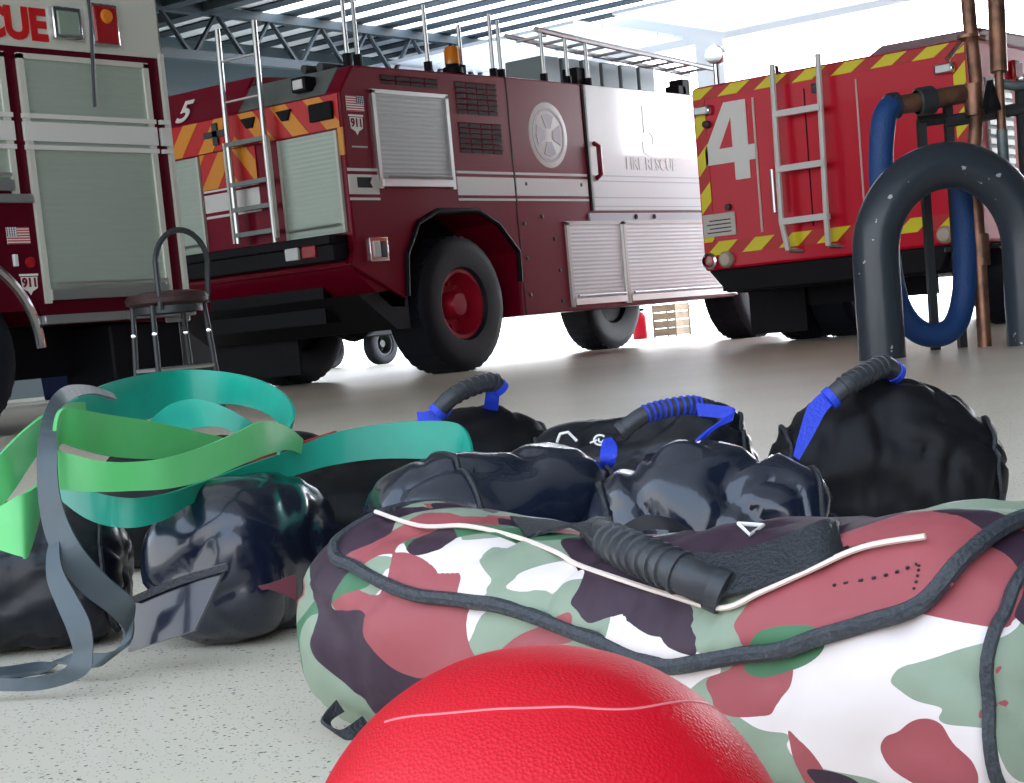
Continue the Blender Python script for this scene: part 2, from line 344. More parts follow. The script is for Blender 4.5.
def flag_parts(par, x0, x1, z0, z1, y, canton_right=False):
    h = (z1-z0)/13; f = part(MB().box((x0, y, z0), (x1, y+0.004, z1)), 'flag_decal', LETW, par, smooth=False)
    s = MB()
    for k in range(0, 13, 2): s.box((x0, y-0.003, z0+k*h), (x1, y, z0+(k+1)*h))
    part(s, 'stripes', FLAGR, f, smooth=False)
    xa, xb = (x0+(x1-x0)*0.58, x1) if canton_right else (x0, x0+(x1-x0)*0.42)
    part(MB().box((xa, y-0.006, z0+6*h), (xb, y-0.002, z1)), 'canton', FLAGB, f, smooth=False)
    st = MB()
    for a in range(4):
        for b in range(4):
            cx = xa+(xb-xa)*(a+0.5)/4; cz = z0+6*h+7*h*(b+0.5)/4
            st.prism([(cx+math.cos(PI/2+k*PI/5)*(0.009 if k % 2 == 0 else 0.004), cz+math.sin(PI/2+k*PI/5)*(0.009 if k % 2 == 0 else 0.004)) for k in range(10)], 'y', y-0.009, y-0.005)
    part(st, 'stars', LETW, f, smooth=False)
def shield(par, x0, x1, z0, z1, y):
    w = x1-x0; h = z1-z0; P2 = lambda u, v: (x0+u*w, z0+v*h)
    s = part(MB().prism([P2(0, 1), P2(1, 1), P2(1, .9), P2(0, .9)], 'y', y, y+0.004).prism([P2(.06, .86), P2(.94, .86), P2(.9, .32), P2(.62, .18), P2(.5, 0), P2(.38, .18), P2(.1, .32)], 'y', y, y+0.004), 'shield_decal', LETW, par, smooth=False)
    part(text_mb('911', h*0.58, ((x0+x1)/2, y-0.003, z0+0.40*h), UX, UZ, 0.004, 0.003), 'lettering', RED, s, smooth=False)
def slant_strip(y0, y1, z0, z1, x, lean, width, pitch, mb, start=0.0, th=0.006, sign=1):
    """parallelogram stripes inside a horizontal band on a rear face (plane x)"""
    k = y0-abs(lean)*2+start
    while k < y1+abs(lean):
        pts = [(k, z0), (k+width, z0), (k+width+lean, z1), (k+lean, z1)]
        poly = clip(pts, y0, y1, z0, z1)
        if len(poly) > 2: mb.prism(poly, 'x', x-th, x)
        k += pitch
def clip(poly, a0, a1, b0, b1):
    def cut(poly, ax, val, keep_less):
        out = []
        for i_ in range(len(poly)):
            p, q = poly[i_-1], poly[i_]
            ip = (p[ax] <= val+1e-9) if keep_less else (p[ax] >= val-1e-9); iq = (q[ax] <= val+1e-9) if keep_less else (q[ax] >= val-1e-9)
            if ip != iq:
                t = (val-p[ax])/(q[ax]-p[ax]); out.append((p[0]+(q[0]-p[0])*t, p[1]+(q[1]-p[1])*t))
            if iq: out.append(q)
        return out
    for ax, v, kl in ((0, a1, True), (0, a0, False), (1, b1, True), (1, b0, False)):
        if poly: poly = cut(poly, ax, v, kl)
    return poly
def roller(par, x0, x1, z0, z1, y, mat, name='roller_door', handle=True, frame=ALU, fw=0.05):
    d_ = part(MB().box((x0, y-0.012, z0), (x1, y+0.02, z1)), name, mat, par, smooth=False)
    fr = MB().box((x0-fw, y-0.03, z0-0.02), (x0, y+0.02, z1+0.03)).box((x1, y-0.03, z0-0.02), (x1+fw, y+0.02, z1+0.03)).box((x0-fw, y-0.03, z1), (x1+fw, y+0.02, z1+fw*0.8))
    each(fr, 'door_frame', frame, d_, smooth=False)
    if handle:
        part(MB().box((x0, y-0.045, z0), (x1, y-0.012, z0+0.07)).tube([(x0+0.03, y-0.06, z0+0.1), (x1-0.03, y-0.06, z0+0.1)], 0.014, 8), 'lift_bar', ALU, d_)
    return d_

# ------------------------------------------------------------------ truck 5 (centre)
Y5 = 11.42; X5 = 12.6; W5 = 2.88; YL5 = Y5+W5
T5 = thing('fire_truck', (X5, Y5, 0), 'dark red fire truck numbered 5 with round white emblem on its side', 'fire truck', 'fire trucks parked in the station')
body = [(12.6, 1.30), (12.6, 2.80), (12.82, 3.06), (15.25, 3.09), (22.0, 3.09), (22.0, 1.4), (21.2, 1.4), (21.0, 1.55), (20.0, 1.55), (19.8, 1.3), (19.8, 0.56), (15.17, 0.53), (15.20, 1.22), (14.88, 1.52), (14.55, 1.66), (13.88, 1.66), (13.56, 1.54), (13.34, 1.22), (13.28, 0.80), (12.50, 1.15)]
part(MB().prism(body, 'y', Y5, YL5), 'body', RED, T5, smooth=False, bevel=0.02)
part(MB().box((12.75, Y5+0.62, 0.62), (21.6, YL5-0.62, 1.7)).box((12.8, Y5+0.1, 1.25), (13.2, YL5-0.1, 1.5)).cyl((14.05, Y5+.4, .69), (14.05, YL5-.4, .69), .13).lathe([(0, -.3), (.2, -.25), (.28, 0), (.2, .25), (0, .3)], (14.05, Y5+1.45, .69), (1, 0, 0), 16).cyl((20.5, Y5+.4, .69), (20.5, YL5-.4, .69), .13), 'chassis', DRK, T5, smooth=False)
arch = [(13.30, 0.82), (13.34, 1.22), (13.56, 1.54), (13.88, 1.66), (14.55, 1.66), (14.88, 1.52), (15.20, 1.22), (15.19, 0.9)]
part(MB().tube([(x, Y5-0.01, z) for x, z in arch], 0.028, 8), 'fender_trim', BLK, T5)
for x in (14.22, 20.5):
    wheel(T5, (x, Y5+0.27, 0.705), 0.705, 0.54, (0, -1, 0), RIMR, 0.35)
    wheel(T5, (x, YL5-0.27, 0.705), 0.705, 0.54, (0, 1, 0), RIMR, 0.35)
# side
yS = Y5
st = MB()
def band5(x0, x1, y):
    st.box((x0, y-0.008, 1.822), (x1, y, 2.012)); st.box((x0, y-0.008, 2.045), (x1, y, 2.072)); st.box((x0, y-0.008, 1.766), (x1, y, 1.790))
band5(12.6, 13.03, yS); band5(14.26, 15.235, yS); band5(15.275, 16.63, yS)
each(st, 'white_stripe', WHT, T5, smooth=False)
roller(T5, 13.08, 14.16, 1.90, 2.80, yS, SHUT, frame=ALU)
lv = []
for (x0, x1, z0, z1, n) in ((13.2, 14.1, 2.90, 3.0, 2), (14.36, 15.07, 2.66, 3.0, 6), (14.36, 15.10, 2.26, 2.58, 6)):
    mb = MB(); h = (z1-z0)/n
    for k in range(n):
        for q in range(4):
            xa = x0+(x1-x0)*q/4; mb.box((xa+0.015, yS-0.006, z0+k*h), (xa+(x1-x0)/4-0.015, yS+0.004, z0+k*h+h*0.66))
    g = part(mb, 'louvre', DRK, T5, smooth=False)
    mb = MB()
    for k in range(n): mb.prism([(yS-0.004, z0+(k+0.72)*h), (yS-0.014, z0+(k+0.68)*h), (yS-0.004, z0+(k+0.9)*h)], 'x', x0, x1)
    part(mb, 'blades', RED, g, smooth=False)
part(MB().box((15.245, yS-0.004, 0.53), (15.262, yS+0.003, 3.08)), 'panel_seam', DRK, T5, smooth=False)
part(MB().box((16.655, yS-0.012, 1.66), (16.69, yS+0.003, 3.08)), 'door_gap', DRK, T5, smooth=False)
em = part(MB().lathe([(0, 0.006), (0.345, 0.006), (0.36, 0)], (15.95, yS, 2.49), (0, -1, 0), 48), 'round_emblem', LETW, T5)
part(MB().lathe([(0.27, 0.007), (0.27, 0.011), (0.30, 0.011), (0.30, 0.007)], (15.95, yS, 2.49), (0, -1, 0), 48), 'ring', EMBG, em)
mb = MB()
for k in range(4):
    a = k*PI/2; c_, s_ = math.cos(a), math.sin(a); q = [(0.075, -0.045), (0.21, -0.11), (0.235, 0), (0.21, 0.11), (0.075, 0.045)]
    mb.prism([(15.95+u*c_-v*s_, 2.49+u*s_+v*c_) for u, v in q], 'y', yS-0.012, yS-0.006)
part(mb, 'cross_motif', EMBG, em, smooth=False)
flag_parts(T5, 12.675, 12.925, 2.615, 2.765, yS-0.005, True)
shield(T5, 12.69, 12.90, 2.39, 2.585, yS-0.005)
part(MB().box((12.70, yS-0.006, 2.27), (12.92, yS, 2.285)), 'thin_label', EMBG, T5, smooth=False)
part(MB().prism([(12.72, 1.885), (12.93, 1.885), (12.90, 1.935), (12.93, 1.985), (12.72, 1.985)], 'y', yS-0.016, yS-0.006), 'marker_plate', DRK, T5, smooth=False)
ml = part(MB().box((12.79, yS-0.03, 1.17), (13.06, yS+0.01, 1.41)), 'marker_light', CHROME, T5, bevel=0.012)
part(MB().box((12.83, yS-0.045, 1.21), (12.93, yS-0.02, 1.37)), 'lens', LAMPW, ml, bevel=0.01); part(MB().box((12.94, yS-0.045, 1.21), (13.02, yS-0.02, 1.37)), 'lens', DGREY, ml, bevel=0.01)
pw = part(MB().box((16.70, yS-0.03, 1.655), (21.9, yS+0.01, 3.08)), 'cab_door', GLARE_PANEL, T5, bevel=0.01)
part(text_mb('5', 0.80, (18.0, yS-0.034, 2.33), UX, UZ, 0.006, 0.02), 'number', LETP, pw, smooth=False)
part(text_mb('FIRE RESCUE', 0.20, (17.98, yS-0.034, 2.14), UX, UZ, 0.006, 0.004), 'lettering', LETP, pw, smooth=False)
mb = MB(); mb.box((16.72, yS-0.036, 1.80), (21.8, yS-0.028, 1.812)).box((16.72, yS-0.036, 1.99), (21.8, yS-0.028, 2.0)).box((16.72, yS-0.036, 2.05), (21.8, yS-0.028, 2.06)).box((16.72, yS-0.036, 1.70), (21.8, yS-0.028, 1.71))
part(mb, 'stripe_lines', DOORM, pw, smooth=False)
part(MB().tube([(16.78, yS-0.03, 2.02), (16.78, yS-0.10, 2.06), (16.78, yS-0.10, 2.38), (16.78, yS-0.03, 2.42)], 0.03, 8), 'grab_handle', RED, pw)
part(MB().box((16.60, yS-0.025, 1.535), (21.0, yS, 1.63)), 'sill', DOORM, T5, smooth=False)  # pale throughout: glare on the red strip put into its colour
sl = MB()
for x in (17.55, 17.95): sl.lathe([(0.03, 0), (0.03, 0.012), (0, 0.016)], (x, yS-0.025, 1.585), (0, -1, 0), 12)
each(sl, 'sill_knob', DRK, T5)
roller(T5, 16.16, 17.20, 0.60, 1.50, yS, SHUT_GLARE, frame=WHT)
roller(T5, 17.31, 19.75, 0.60, 1.50, yS, SHUT_GLARE, frame=WHT)
rv = MB()
for x, z in ((15.36, 1.52), (15.36, .75), (15.9, 1.35), (15.95, 1.0), (15.95, .66), (15.7, 1.60), (15.36, 1.15), (15.45, 1.95), (16.5, 1.95)): rv.lathe([(0.022, 0), (0.022, 0.01), (0, 0.015)], (x, yS, z), (0, -1, 0), 10)
each(rv, 'panel_fastener', DGREY, T5)
# rear of truck 5
xr = X5
band = part(MB().box((xr-0.02, 11.44, 2.46), (xr+0.01, 14.28, 2.78)), 'chevron_band', CHR, T5, smooth=False)
ch = MB()
slant_strip(11.44, 12.86, 2.46, 2.78, xr-0.02, 0.28, 0.22, 0.46, ch, 0.05); slant_strip(12.86, 14.28, 2.46, 2.78, xr-0.02, -0.28, 0.22, 0.46, ch, 0.45)
part(ch, 'chevrons', CHO, band, smooth=False)
part(MB().box((xr-0.06, 11.50, 2.55), (xr-0.02, 11.80, 2.72)), 'work_light', DRK, band, bevel=0.01)
part(MB().box((xr-0.05, 12.98, 2.60), (xr-0.03, 13.30, 2.66)).box((xr-0.05, 13.10, 2.52), (xr-0.03, 13.17, 2.74)), 'cross_bracket', DGREY, band, smooth=False)
for y in (12.05, 12.55):
    part(MB().prism([(y, 2.72), (y+0.2, 2.72), (y+0.13, 2.62), (y+0.05, 2.62)], 'x', xr-0.05, xr-0.02), 'corner_lamp', DRK, band, smooth=False)
mid = part(MB().box((xr-0.015, 12.62, 2.09), (xr+0.01, 13.42, 2.45)), 'lower_chevron_panel', CHR, T5, smooth=False)
ch = MB(); slant_strip(12.62, 13.0, 2.09, 2.45, xr-0.015, 0.30, 0.2, 0.42, ch, 0.0); slant_strip(13.0, 13.42, 2.09, 2.45, xr-0.015, -0.30, 0.24, 0.44, ch, 0.36)
part(ch, 'chevrons', CHO, mid, smooth=False)
each(MB().box((xr-0.012, 12.62, 1.86), (xr, 13.42, 2.04)).box((xr-0.012, 12.62, 2.065), (xr, 13.42, 2.085)).box((xr-0.012, 12.62, 1.80), (xr, 13.42, 1.825)), 'rear_stripe', WHT, T5, smooth=False)
def roller_rear(par, y0, y1, z0, z1, x, mat):
    d_ = part(MB().box((x-0.02, y0, z0), (x+0.01, y1, z1)), 'roller_door', mat, par, smooth=False)
    each(MB().box((x-0.035, y0-0.03, z0), (x+0.01, y0, z1)).box((x-0.035, y1, z0), (x+0.01, y1+0.03, z1)), 'door_frame', CREAM, d_, smooth=False)
    part(MB().tube([(x-0.05, y0+0.04, z0+0.08), (x-0.05, y1-0.04, z0+0.08)], 0.015, 8), 'lift_bar', ALU, d_)
roller_rear(T5, 11.52, 12.26, 1.47, 2.44, xr, SHUTL); roller_rear(T5, 13.47, 14.2, 1.47, 2.44, xr, SHUTL)
cs = MB(); cs.box((xr-0.02, 11.42, 2.2), (xr, 11.48, 2.46)); part(cs, 'corner_chevron', CHO, T5, smooth=False)
hood = part(MB().add([(xr-0.012, 11.60, 2.80), (xr-0.012, 12.80, 2.80), (xr+0.21, 12.80, 3.065), (xr+0.21, 11.60, 3.065), (xr+0.05, 11.60, 2.78), (xr+0.05, 12.80, 2.78), (xr+0.26, 12.8, 3.05), (xr+0.26, 11.6, 3.05)], [(0,1,2,3),(4,7,6,5),(0,4,5,1),(1,5,6,2),(2,6,7,3),(3,7,4,0)]), 'sloped_hood', GREYM, T5, smooth=False)
fl = part(MB().box((xr-0.06, 11.80, 2.86), (xr+0.1, 11.99, 3.0)), 'flood_lamp', DRK, T5, bevel=0.01)
part(MB().box((xr-0.075, 11.83, 2.885), (xr-0.055, 11.96, 2.975)), 'lens', LAMPW, fl, bevel=0.008)
tb = part(MB().prism([(xr+0.02, 2.79), (xr+0.30, 3.18), (xr+1.2, 3.22), (xr+1.2, 3.05), (xr+0.3, 2.9)], 'y', 12.85, 14.25), 'roof_box', RED, T5, smooth=False, bevel=0.015)
sl_ = Vector((0.28, 0, 0.39)).normalized()
part(text_mb('5', 0.40, (xr-0.0, 13.66, 2.83), UL, sl_, 0.006, 0.008, shear=0.0), 'number', LETW, tb, smooth=False)
part(MB().box((xr-0.26, 11.50, 1.36), (xr+0.02, 14.2, 1.45)).box((xr-0.24, 11.48, 1.20), (xr-0.02, 14.22, 1.36)), 'tailboard', DRK, T5, bevel=0.012)
for y0, mt in ((11.93, LAMPW), (11.70, LAMPR)):
    part(MB().box((xr-0.27, y0, 1.25), (xr-0.23, y0+0.18, 1.37)), 'tail_light', mt, T5, bevel=0.012)
part(MB().prism([(xr-0.12, 1.18), (xr+0.5, 0.72), (xr+0.7, 0.72), (xr+0.7, 1.2)], 'y', 11.46, 14.2), 'rear_apron', RED, T5, smooth=False)
part(MB().prism([(xr+0.02, .86), (xr+0.55, .50), (xr+0.75, .50), (xr+0.75, .9)], 'y', 11.46, 14.2), 'rear_underguard', DRK, T5, smooth=False)
part(MB().box((13.30, 13.0, 0.12), (13.33, 14.28, 1.15)), 'mud_flap', BLK, T5, smooth=False)
ld = part(MB().tube([(xr-0.14, 12.86, 1.5), (xr-0.14, 12.86, 2.6), (xr-0.10, 12.88, 3.62)], 0.028, 8).tube([(xr-0.14, 12.34, 1.46), (xr-0.14, 12.34, 2.6), (xr-0.10, 12.36, 3.62)], 0.028, 8), 'rear_ladder', ALU, T5)
mb = MB()
for z in (1.58, 1.83, 2.08, 2.48): mb.box((xr-0.17, 12.34, z-0.022), (xr-0.11, 12.86, z+0.022))
each(mb, 'rung', GREYM, ld, smooth=False)
each(MB().box((xr-0.17, 12.29, 1.50), (xr-0.12, 12.32, 2.5)).box((xr-0.17, 12.885, 1.5), (xr-0.12, 12.91, 2.5)), 'lower_rail', CREAM, ld, smooth=False)
mb = MB()
for z in (2.9, 3.3): mb.tube([(xr-0.12, 12.34, z), (xr-0.12, 12.86, z)], 0.012, 6)
each(mb, 'rung', ALU, ld)
# roof of truck 5
rl = MB().tube([(16.0, Y5+0.08, 3.66), (17.0, Y5+0.08, 3.60), (19.1, Y5+0.08, 3.50), (19.9, Y5+0.08, 3.46)], 0.035, 8)
rl.tube([(16.0, Y5+0.5, 3.66), (17.0, Y5+0.5, 3.60), (19.1, Y5+0.5, 3.50), (19.9, Y5+0.5, 3.46)], 0.03, 8)
rlp = part(MB().add(*rl.pc[0]), 'roof_ladder', ALU, T5); part(MB().add(*rl.pc[1]), 'rail', ALU, rlp)
mb = MB()
for k in range(10):
    x = 16.2+k*0.38; mb.tube([(x, Y5+0.08, 3.62-(x-16)*0.045), (x, Y5+0.5, 3.62-(x-16)*0.045)], 0.018, 6)
each(mb, 'rung', ALU, rlp)
for x, top in ((12.45, 3.75), (13.0, 3.75), (14.07, 3.75), (14.62, 3.6), (15.16, 3.75), (15.3, 3.7), (16.08, 3.66), (16.54, 3.64), (16.94, 3.62)):
    q = part(MB().cyl((x if x > 12.8 else 12.85, Y5+0.08, 3.05), (x if x > 12.8 else 12.85, Y5+0.08, top), 0.022, 8), 'roof_post', ALU, T5)
    part(MB().cyl((x if x > 12.8 else 12.85, Y5+0.08, 3.06), (x if x > 12.8 else 12.85, Y5+0.08, 3.18), 0.045, 10), 'base', DRK, q)
be = part(MB().lathe([(0.11, 0), (0.11, 0.06), (0.075, 0.08), (0.075, 0.1), (0, 0.1)], (14.52, Y5+0.12, 3.09), (0, 0, 1), 20), 'beacon', DRK, T5)
part(MB().lathe([(0.08, 0.1), (0.08, 0.24), (0.06, 0.28), (0, 0.29)], (14.52, Y5+0.12, 3.09), (0, 0, 1), 20), 'dome', LAMPA, be)
for k in range(6):
    x = 17.0+k*0.42
    part(MB().box((x, Y5+0.75, 3.08), (x+0.36, Y5+1.3, 3.56)), 'roof_locker', BOXG, T5, bevel=0.015)
mb = MB()
for x, z in ((16.75, 3.3), (18.95, 3.22), (19.05, 3.3)): mb.box((x, Y5+0.1, 3.08), (x+0.18, Y5+0.3, z))
each(mb, 'roof_bracket', DRK, T5, bevel=0.01)
each(MB().tube([(12.9, Y5+0.5, 3.12), (16.5, Y5+0.5, 3.12)], 0.05, 8).tube([(12.9, Y5+0.72, 3.14), (16.5, Y5+0.72, 3.14)], 0.04, 8), 'roof_pipe', DGREY, T5)

# ------------------------------------------------------------------ truck 4 (right)
X4, Y4, YL4 = 15.6, 6.38, 9.34
T4 = thing('fire_truck', (X4, Y4, 0), 'bright red fire truck at right seen from behind, numbered 4, with yellow chevron border', 'fire truck', 'fire trucks parked in the station')
part(MB().prism([(X4, 0.80), (X4, 2.64), (X4+0.05, 2.66), (24.2, 2.66), (24.2, 0.60), (17.9, 0.62), (17.8, 1.15), (17.45, 1.45), (16.75, 1.45), (16.4, 1.15), (16.3, 0.80)], 'y', Y4, YL4), 'body', RED4, T4, smooth=False, bevel=0.03)
part(MB().box((X4+0.9, Y4+0.9, 0.36), (X4+1.1, YL4-0.5, 0.6)).box((X4+0.1, Y4+0.3, 0.55), (23.8, YL4-0.3, 1.4)).box((X4+0.03, Y4+0.1, 0.58), (X4+0.4, YL4-0.18, 0.82)), 'chassis', DRK, T4, smooth=False)
part(MB().prism([(Y4+0.25, 0.80), (YL4-0.1, 0.80), (YL4-0.3, 0.56), (Y4+0.35, 0.56)], 'x', X4-0.10, X4+0.2), 'rear_bumper', DRK, T4, bevel=0.02)
for x in (17.1, 22.5):
    for y, a in ((Y4+0.30, -1), (YL4-0.36, 1), (YL4-0.86, 1)):
        wheel(T4, (x, y, 0.60), 0.60, 0.46, (0, a, 0), RIMR, 0.3)
part(MB().box((X4+0.85, 8.66, 0.10), (X4+0.89, 9.33, 0.60)), 'mud_flap', BLK, T4, smooth=False)
part(MB().box((X4+0.80, 8.66, 0.58), (X4+0.86, 9.30, 0.625)), 'flap_rail', ALU, T4, smooth=False)
bd = MB()
x = X4
for a in ((Y4+0.03, YL4-0.03, 2.53, 2.635), (Y4+0.03, YL4-0.03, 0.955, 1.09), (YL4-0.15, YL4-0.03, 1.09, 2.53), (Y4+0.03, Y4+0.15, 1.09, 2.53)): bd.box((x-0.006, a[0], a[2]), (x+0.004, a[1], a[3]))
bdr = part(bd, 'chevron_border', CHR, T4, smooth=False)
ch = MB()
slant_strip(Y4+0.03, YL4-0.03, 2.53, 2.635, x-0.006, -0.16, 0.22, 0.42, ch, 0.2); slant_strip(Y4+0.03, YL4-0.03, 0.955, 1.09, x-0.006, -0.16, 0.22, 0.42, ch, 0.05)
for y0, y1 in ((YL4-0.15, YL4-0.03), (Y4+0.03, Y4+0.15)):
    z = 1.0
    while z < 2.5:
        pl = clip([(y0, z+0.12), (y1, z), (y1, z+0.2), (y0, z+0.32)], y0, y1, 1.09, 2.53)
        if len(pl) > 2: ch.prism(pl, 'x', x-0.012, x-0.006)
        z += 0.38
part(ch, 'chevrons', CHY, bdr, smooth=False)
for k in range(5):
    xa = X4+0.5+k*1.6
    if k != 1: part(MB().box((xa, YL4-0.01, 0.95), (xa+1.5, YL4+0.02, 2.5)), 'roller_door', SHUT_GLARE, T4, smooth=False)  # added pale shutters on the unseen side, bounce neutral light across
# number 4 as a solid polygon (y grows to the left)
N4b, N4m, N4t = 1.68, 1.86, 2.46
f4 = MB()
f4.prism([(8.72, N4b), (8.89, N4b), (8.89, N4m), (9.22, N4m), (9.22, N4m+0.15), (8.97, N4t), (8.72, N4t), (8.72, N4m+0.15), (8.64, N4m+0.15), (8.64, N4m), (8.72, N4m)], 'x', x-0.012, x)
nm = part(f4, 'number', LETW, T4, smooth=False)
part(MB().prism([(8.90, N4m+0.15), (9.05, N4m+0.15), (8.90, N4m+0.44)], 'x', x-0.0145, x), 'counter', RED4, nm, smooth=False)
each(MB().box((x-0.012, 8.625, 1.13), (x, 8.645, 2.46)).box((x-0.012, 7.50, 1.13), (x, 7.515, 2.46)), 'panel_bead', PLATE, T4, smooth=False)
part(MB().box((x-0.005, 8.06, 1.13), (x, 8.072, 2.46)), 'door_seam', DRK, T4, smooth=False)
ld = part(MB().tube([(x-0.12, 8.30, 0.92), (x-0.16, 8.33, 1.2), (x-0.14, 8.32, 2.72)], 0.030, 8).tube([(x-0.12, 7.86, 0.92), (x-0.16, 7.84, 1.2), (x-0.14, 7.82, 2.74)], 0.030, 8), 'rear_ladder', WHT, T4)
mb = MB()
for z in (1.20, 1.71, 2.24): mb.box((x-0.19, 7.82, z-0.03), (x-0.11, 8.33, z+0.03))
each(mb, 'rung', WHT, ld, smooth=False)
each(MB().tube([(x-0.15, 8.40, 1.3), (x-0.15, 8.40, 1.72)], 0.022, 8).tube([(x-0.12, 8.3, 0.92), (x, 8.2, 0.9)], 0.02, 6).tube([(x-0.12, 7.86, 0.92), (x, 7.76, 0.9)], 0.02, 6), 'stay', ALU, ld)
pl = part(MB().box((x-0.02, 8.93, 1.14), (x, 9.31, 1.37)), 'licence_plate', PLATE, T4, bevel=0.006)
part(text_mb('NFPA  1901', 0.045, (x-0.022, 9.12, 1.30), UL, UZ, 0.004), 'small_lettering', DGREY, pl, smooth=False) if False else None
mb = MB()
for k in range(4): mb.box((x-0.024, 8.98, 1.175+k*0.04), (x-0.02, 9.26-0.03*(k % 2), 1.187+k*0.04))
part(mb, 'print_lines', DGREY, pl, smooth=False)
for y in (9.25, 6.50):
    q = part(MB().lathe([(0.085, 0), (0.085, 0.05), (0.062, 0.06)], (x, y, 0.90), (-1, 0, 0), 20), 'brake_light', CHROME, T4)
    part(MB().lathe([(0.065, 0.04), (0.05, 0.055), (0, 0.06)], (x, y, 0.90), (-1, 0, 0), 20), 'lens', LAMPR, q)
for y in (9.06, 6.70): part(MB().lathe([(0.085, 0), (0.085, 0.04), (0.06, 0.075), (0, 0.085)], (x, y, 0.90), (-1, 0, 0), 20), 'reversing_light', LAMPT, T4)
for y in (9.20, 6.60):
    q = part(MB().box((x-0.07, y-0.10, 2.36), (x, y+0.10, 2.46)), 'scene_light', CHROME, T4, bevel=0.025)
    part(MB().box((x-0.085, y-0.075, 2.375), (x-0.065, y+0.075, 2.445)), 'lens', LAMPW, q, bevel=0.01)
each(MB().lathe([(0.04, 0), (0.035, 0.06), (0, 0.08)], (x, 9.17, 2.27), (-1, 0, 0), 14).lathe([(0.035, 0), (0.03, 0.04), (0, 0.05)], (x, 9.0, 1.42), (-1, 0, 0), 14), 'small_lamp', DGREY, T4)
part(MB().box((x-0.02, 7.88, 2.40), (x, 7.98, 2.49)), 'latch', DGREY, T4, bevel=0.01)
q = part(MB().lathe([(0.06, 0), (0.06, 0.03), (0.035, 0.04), (0.035, 0.09), (0, 0.1)], (x+0.2, 8.47, 2.66), (0, 0, 1), 14), 'roof_lamp', DGREY, T4)
q = part(MB().lathe([(0.03, 0), (0.03, 0.25), (0, 0.25)], (x+0.3, 9.2, 2.66), (0, 0, 1), 10), 'search_lamp_post', CHROME, T4)
part(MB().lathe([(0, -0.1), (0.1, -0.08), (0.10, 0.02), (0.09, 0.05), (0, 0.04)], (x+0.3, 9.2, 2.99), (-1, -0.3, 0), 20), 'lamp_head', CHROME, q)
part(MB().prism([(X4+0.15, 2.66), (X4+0.5, 2.80), (X4+3.5, 2.84), (X4+3.5, 2.66)], 'y', Y4+0.05, Y4+1.1), 'roof_hump', RED, T4, bevel=0.03, smooth=False)
sd = part(MB().box((X4+0.35, Y4-0.012, 1.5), (X4+0.95, Y4, 2.32)), 'side_grille', BOXG, T4, smooth=False)
mb = MB()
for k in range(9): mb.box((X4+0.36, Y4-0.03, 1.53+k*0.088), (X4+0.94, Y4-0.01, 1.53+k*0.088+0.05))
part(mb, 'slats', ALU, sd, smooth=False)
part(MB().box((X4+1.15, Y4-0.012, 1.5), (X4+3.2, Y4, 2.4)), 'side_window', GLASS, T4, smooth=False)
part(MB().box((X4+1.0, Y4-0.05, 2.34), (X4+1.22, Y4, 2.52)), 'side_marker', LAMPR, T4, bevel=0.02)

# ------------------------------------------------------------------ rescue truck (left)
YR = 9.5; XRb, XRa = 8.63, 2.2
TR = thing('rescue_truck', (XRa, YR, 0), 'white and maroon rescue truck at left with tall sage roller shutters', 'fire truck', 'fire trucks parked in the station')
part(MB().prism([(XRa, 0.70), (XRa, 3.15), (XRb, 3.15), (XRb, 0.66), (7.36, 0.72), (7.22, 1.05), (6.95, 1.25), (6.2, 1.25), (5.93, 1.05), (5.8, 0.72)], 'y', YR, YR+2.45), 'body', REDR, TR, smooth=False, bevel=0.015)
part(MB().box((XRa+0.2, YR+0.5, 0.35), (XRb-0.1, YR+2.0, 1.2)), 'chassis', DRK, TR, smooth=False)
part(MB().box((XRa, YR-0.012, 2.52), (XRb+0.008, YR, 3.12)).box((XRb, YR-0.012, 2.52), (XRb+0.01, YR+2.4, 3.12)), 'upper_panel', CREAM, TR, smooth=False)
part(MB().box((8.40, YR-0.02, 0.66), (XRb, YR, 0.70)).box((7.30, YR-0.09, 0.70), (XRb, YR+0.02, 0.76)), 'running_board', TREAD, TR, bevel=0.01)
roller(TR, 7.42, 8.44, 0.86, 2.44, YR, SHUTL, frame=CREAM, fw=0.045); roller(TR, 6.15, 7.22, 1.58, 2.44, YR, SHUTL, frame=CREAM, fw=0.045)
st = MB()
for xa, xb in ((XRa, 7.28), (7.36, 8.50), (8.54, 8.63)):
    st.box((xa, YR-0.036, 1.905), (xb, YR-0.008, 2.03)); st.box((xa, YR-0.036, 2.055), (xb, YR-0.008, 2.085)); st.box((xa, YR-0.036, 1.85), (xb, YR-0.008, 1.88))
each(st, 'white_stripe', WHT, TR, smooth=False)
part(MB().box((8.605, YR-0.03, 0.70), (8.64, YR, 2.55)), 'corner_trim', CREAM, TR, smooth=False)
part(text_mb('RESCUE', 0.28, (7.65, YR-0.016, 2.575), UX, UZ, 0.008, 0.012, align='RIGHT'), 'lettering', CHR, TR, smooth=False)
q = part(MB().box((7.68, YR-0.06, 2.58), (7.92, YR, 2.80)), 'scene_light', CHROME, TR, bevel=0.012)
part(MB().box((7.71, YR-0.07, 2.61), (7.89, YR-0.05, 2.77)), 'lens', LAMPG, q, bevel=0.01)
q = part(MB().box((8.0, YR-0.06, 2.56), (8.24, YR, 2.85)), 'warning_light', CHROME, TR, bevel=0.012)
part(MB().box((8.02, YR-0.075, 2.58), (8.22, YR-0.05, 2.83)), 'lens', LAMPR, q, bevel=0.01)
part(MB().lathe([(0.05, 0), (0.04, 0.02), (0, 0.025)], (8.12, YR-0.075, 2.76), (0, -1, 0), 14), 'bulb', LAMPA, q)
part(MB().tube([(7.96, YR-0.10, 3.1), (7.96, YR-0.10, 2.7), (7.91, YR-0.10, 2.14)], 0.013, 8), 'hanging_rod', DGREY, TR)
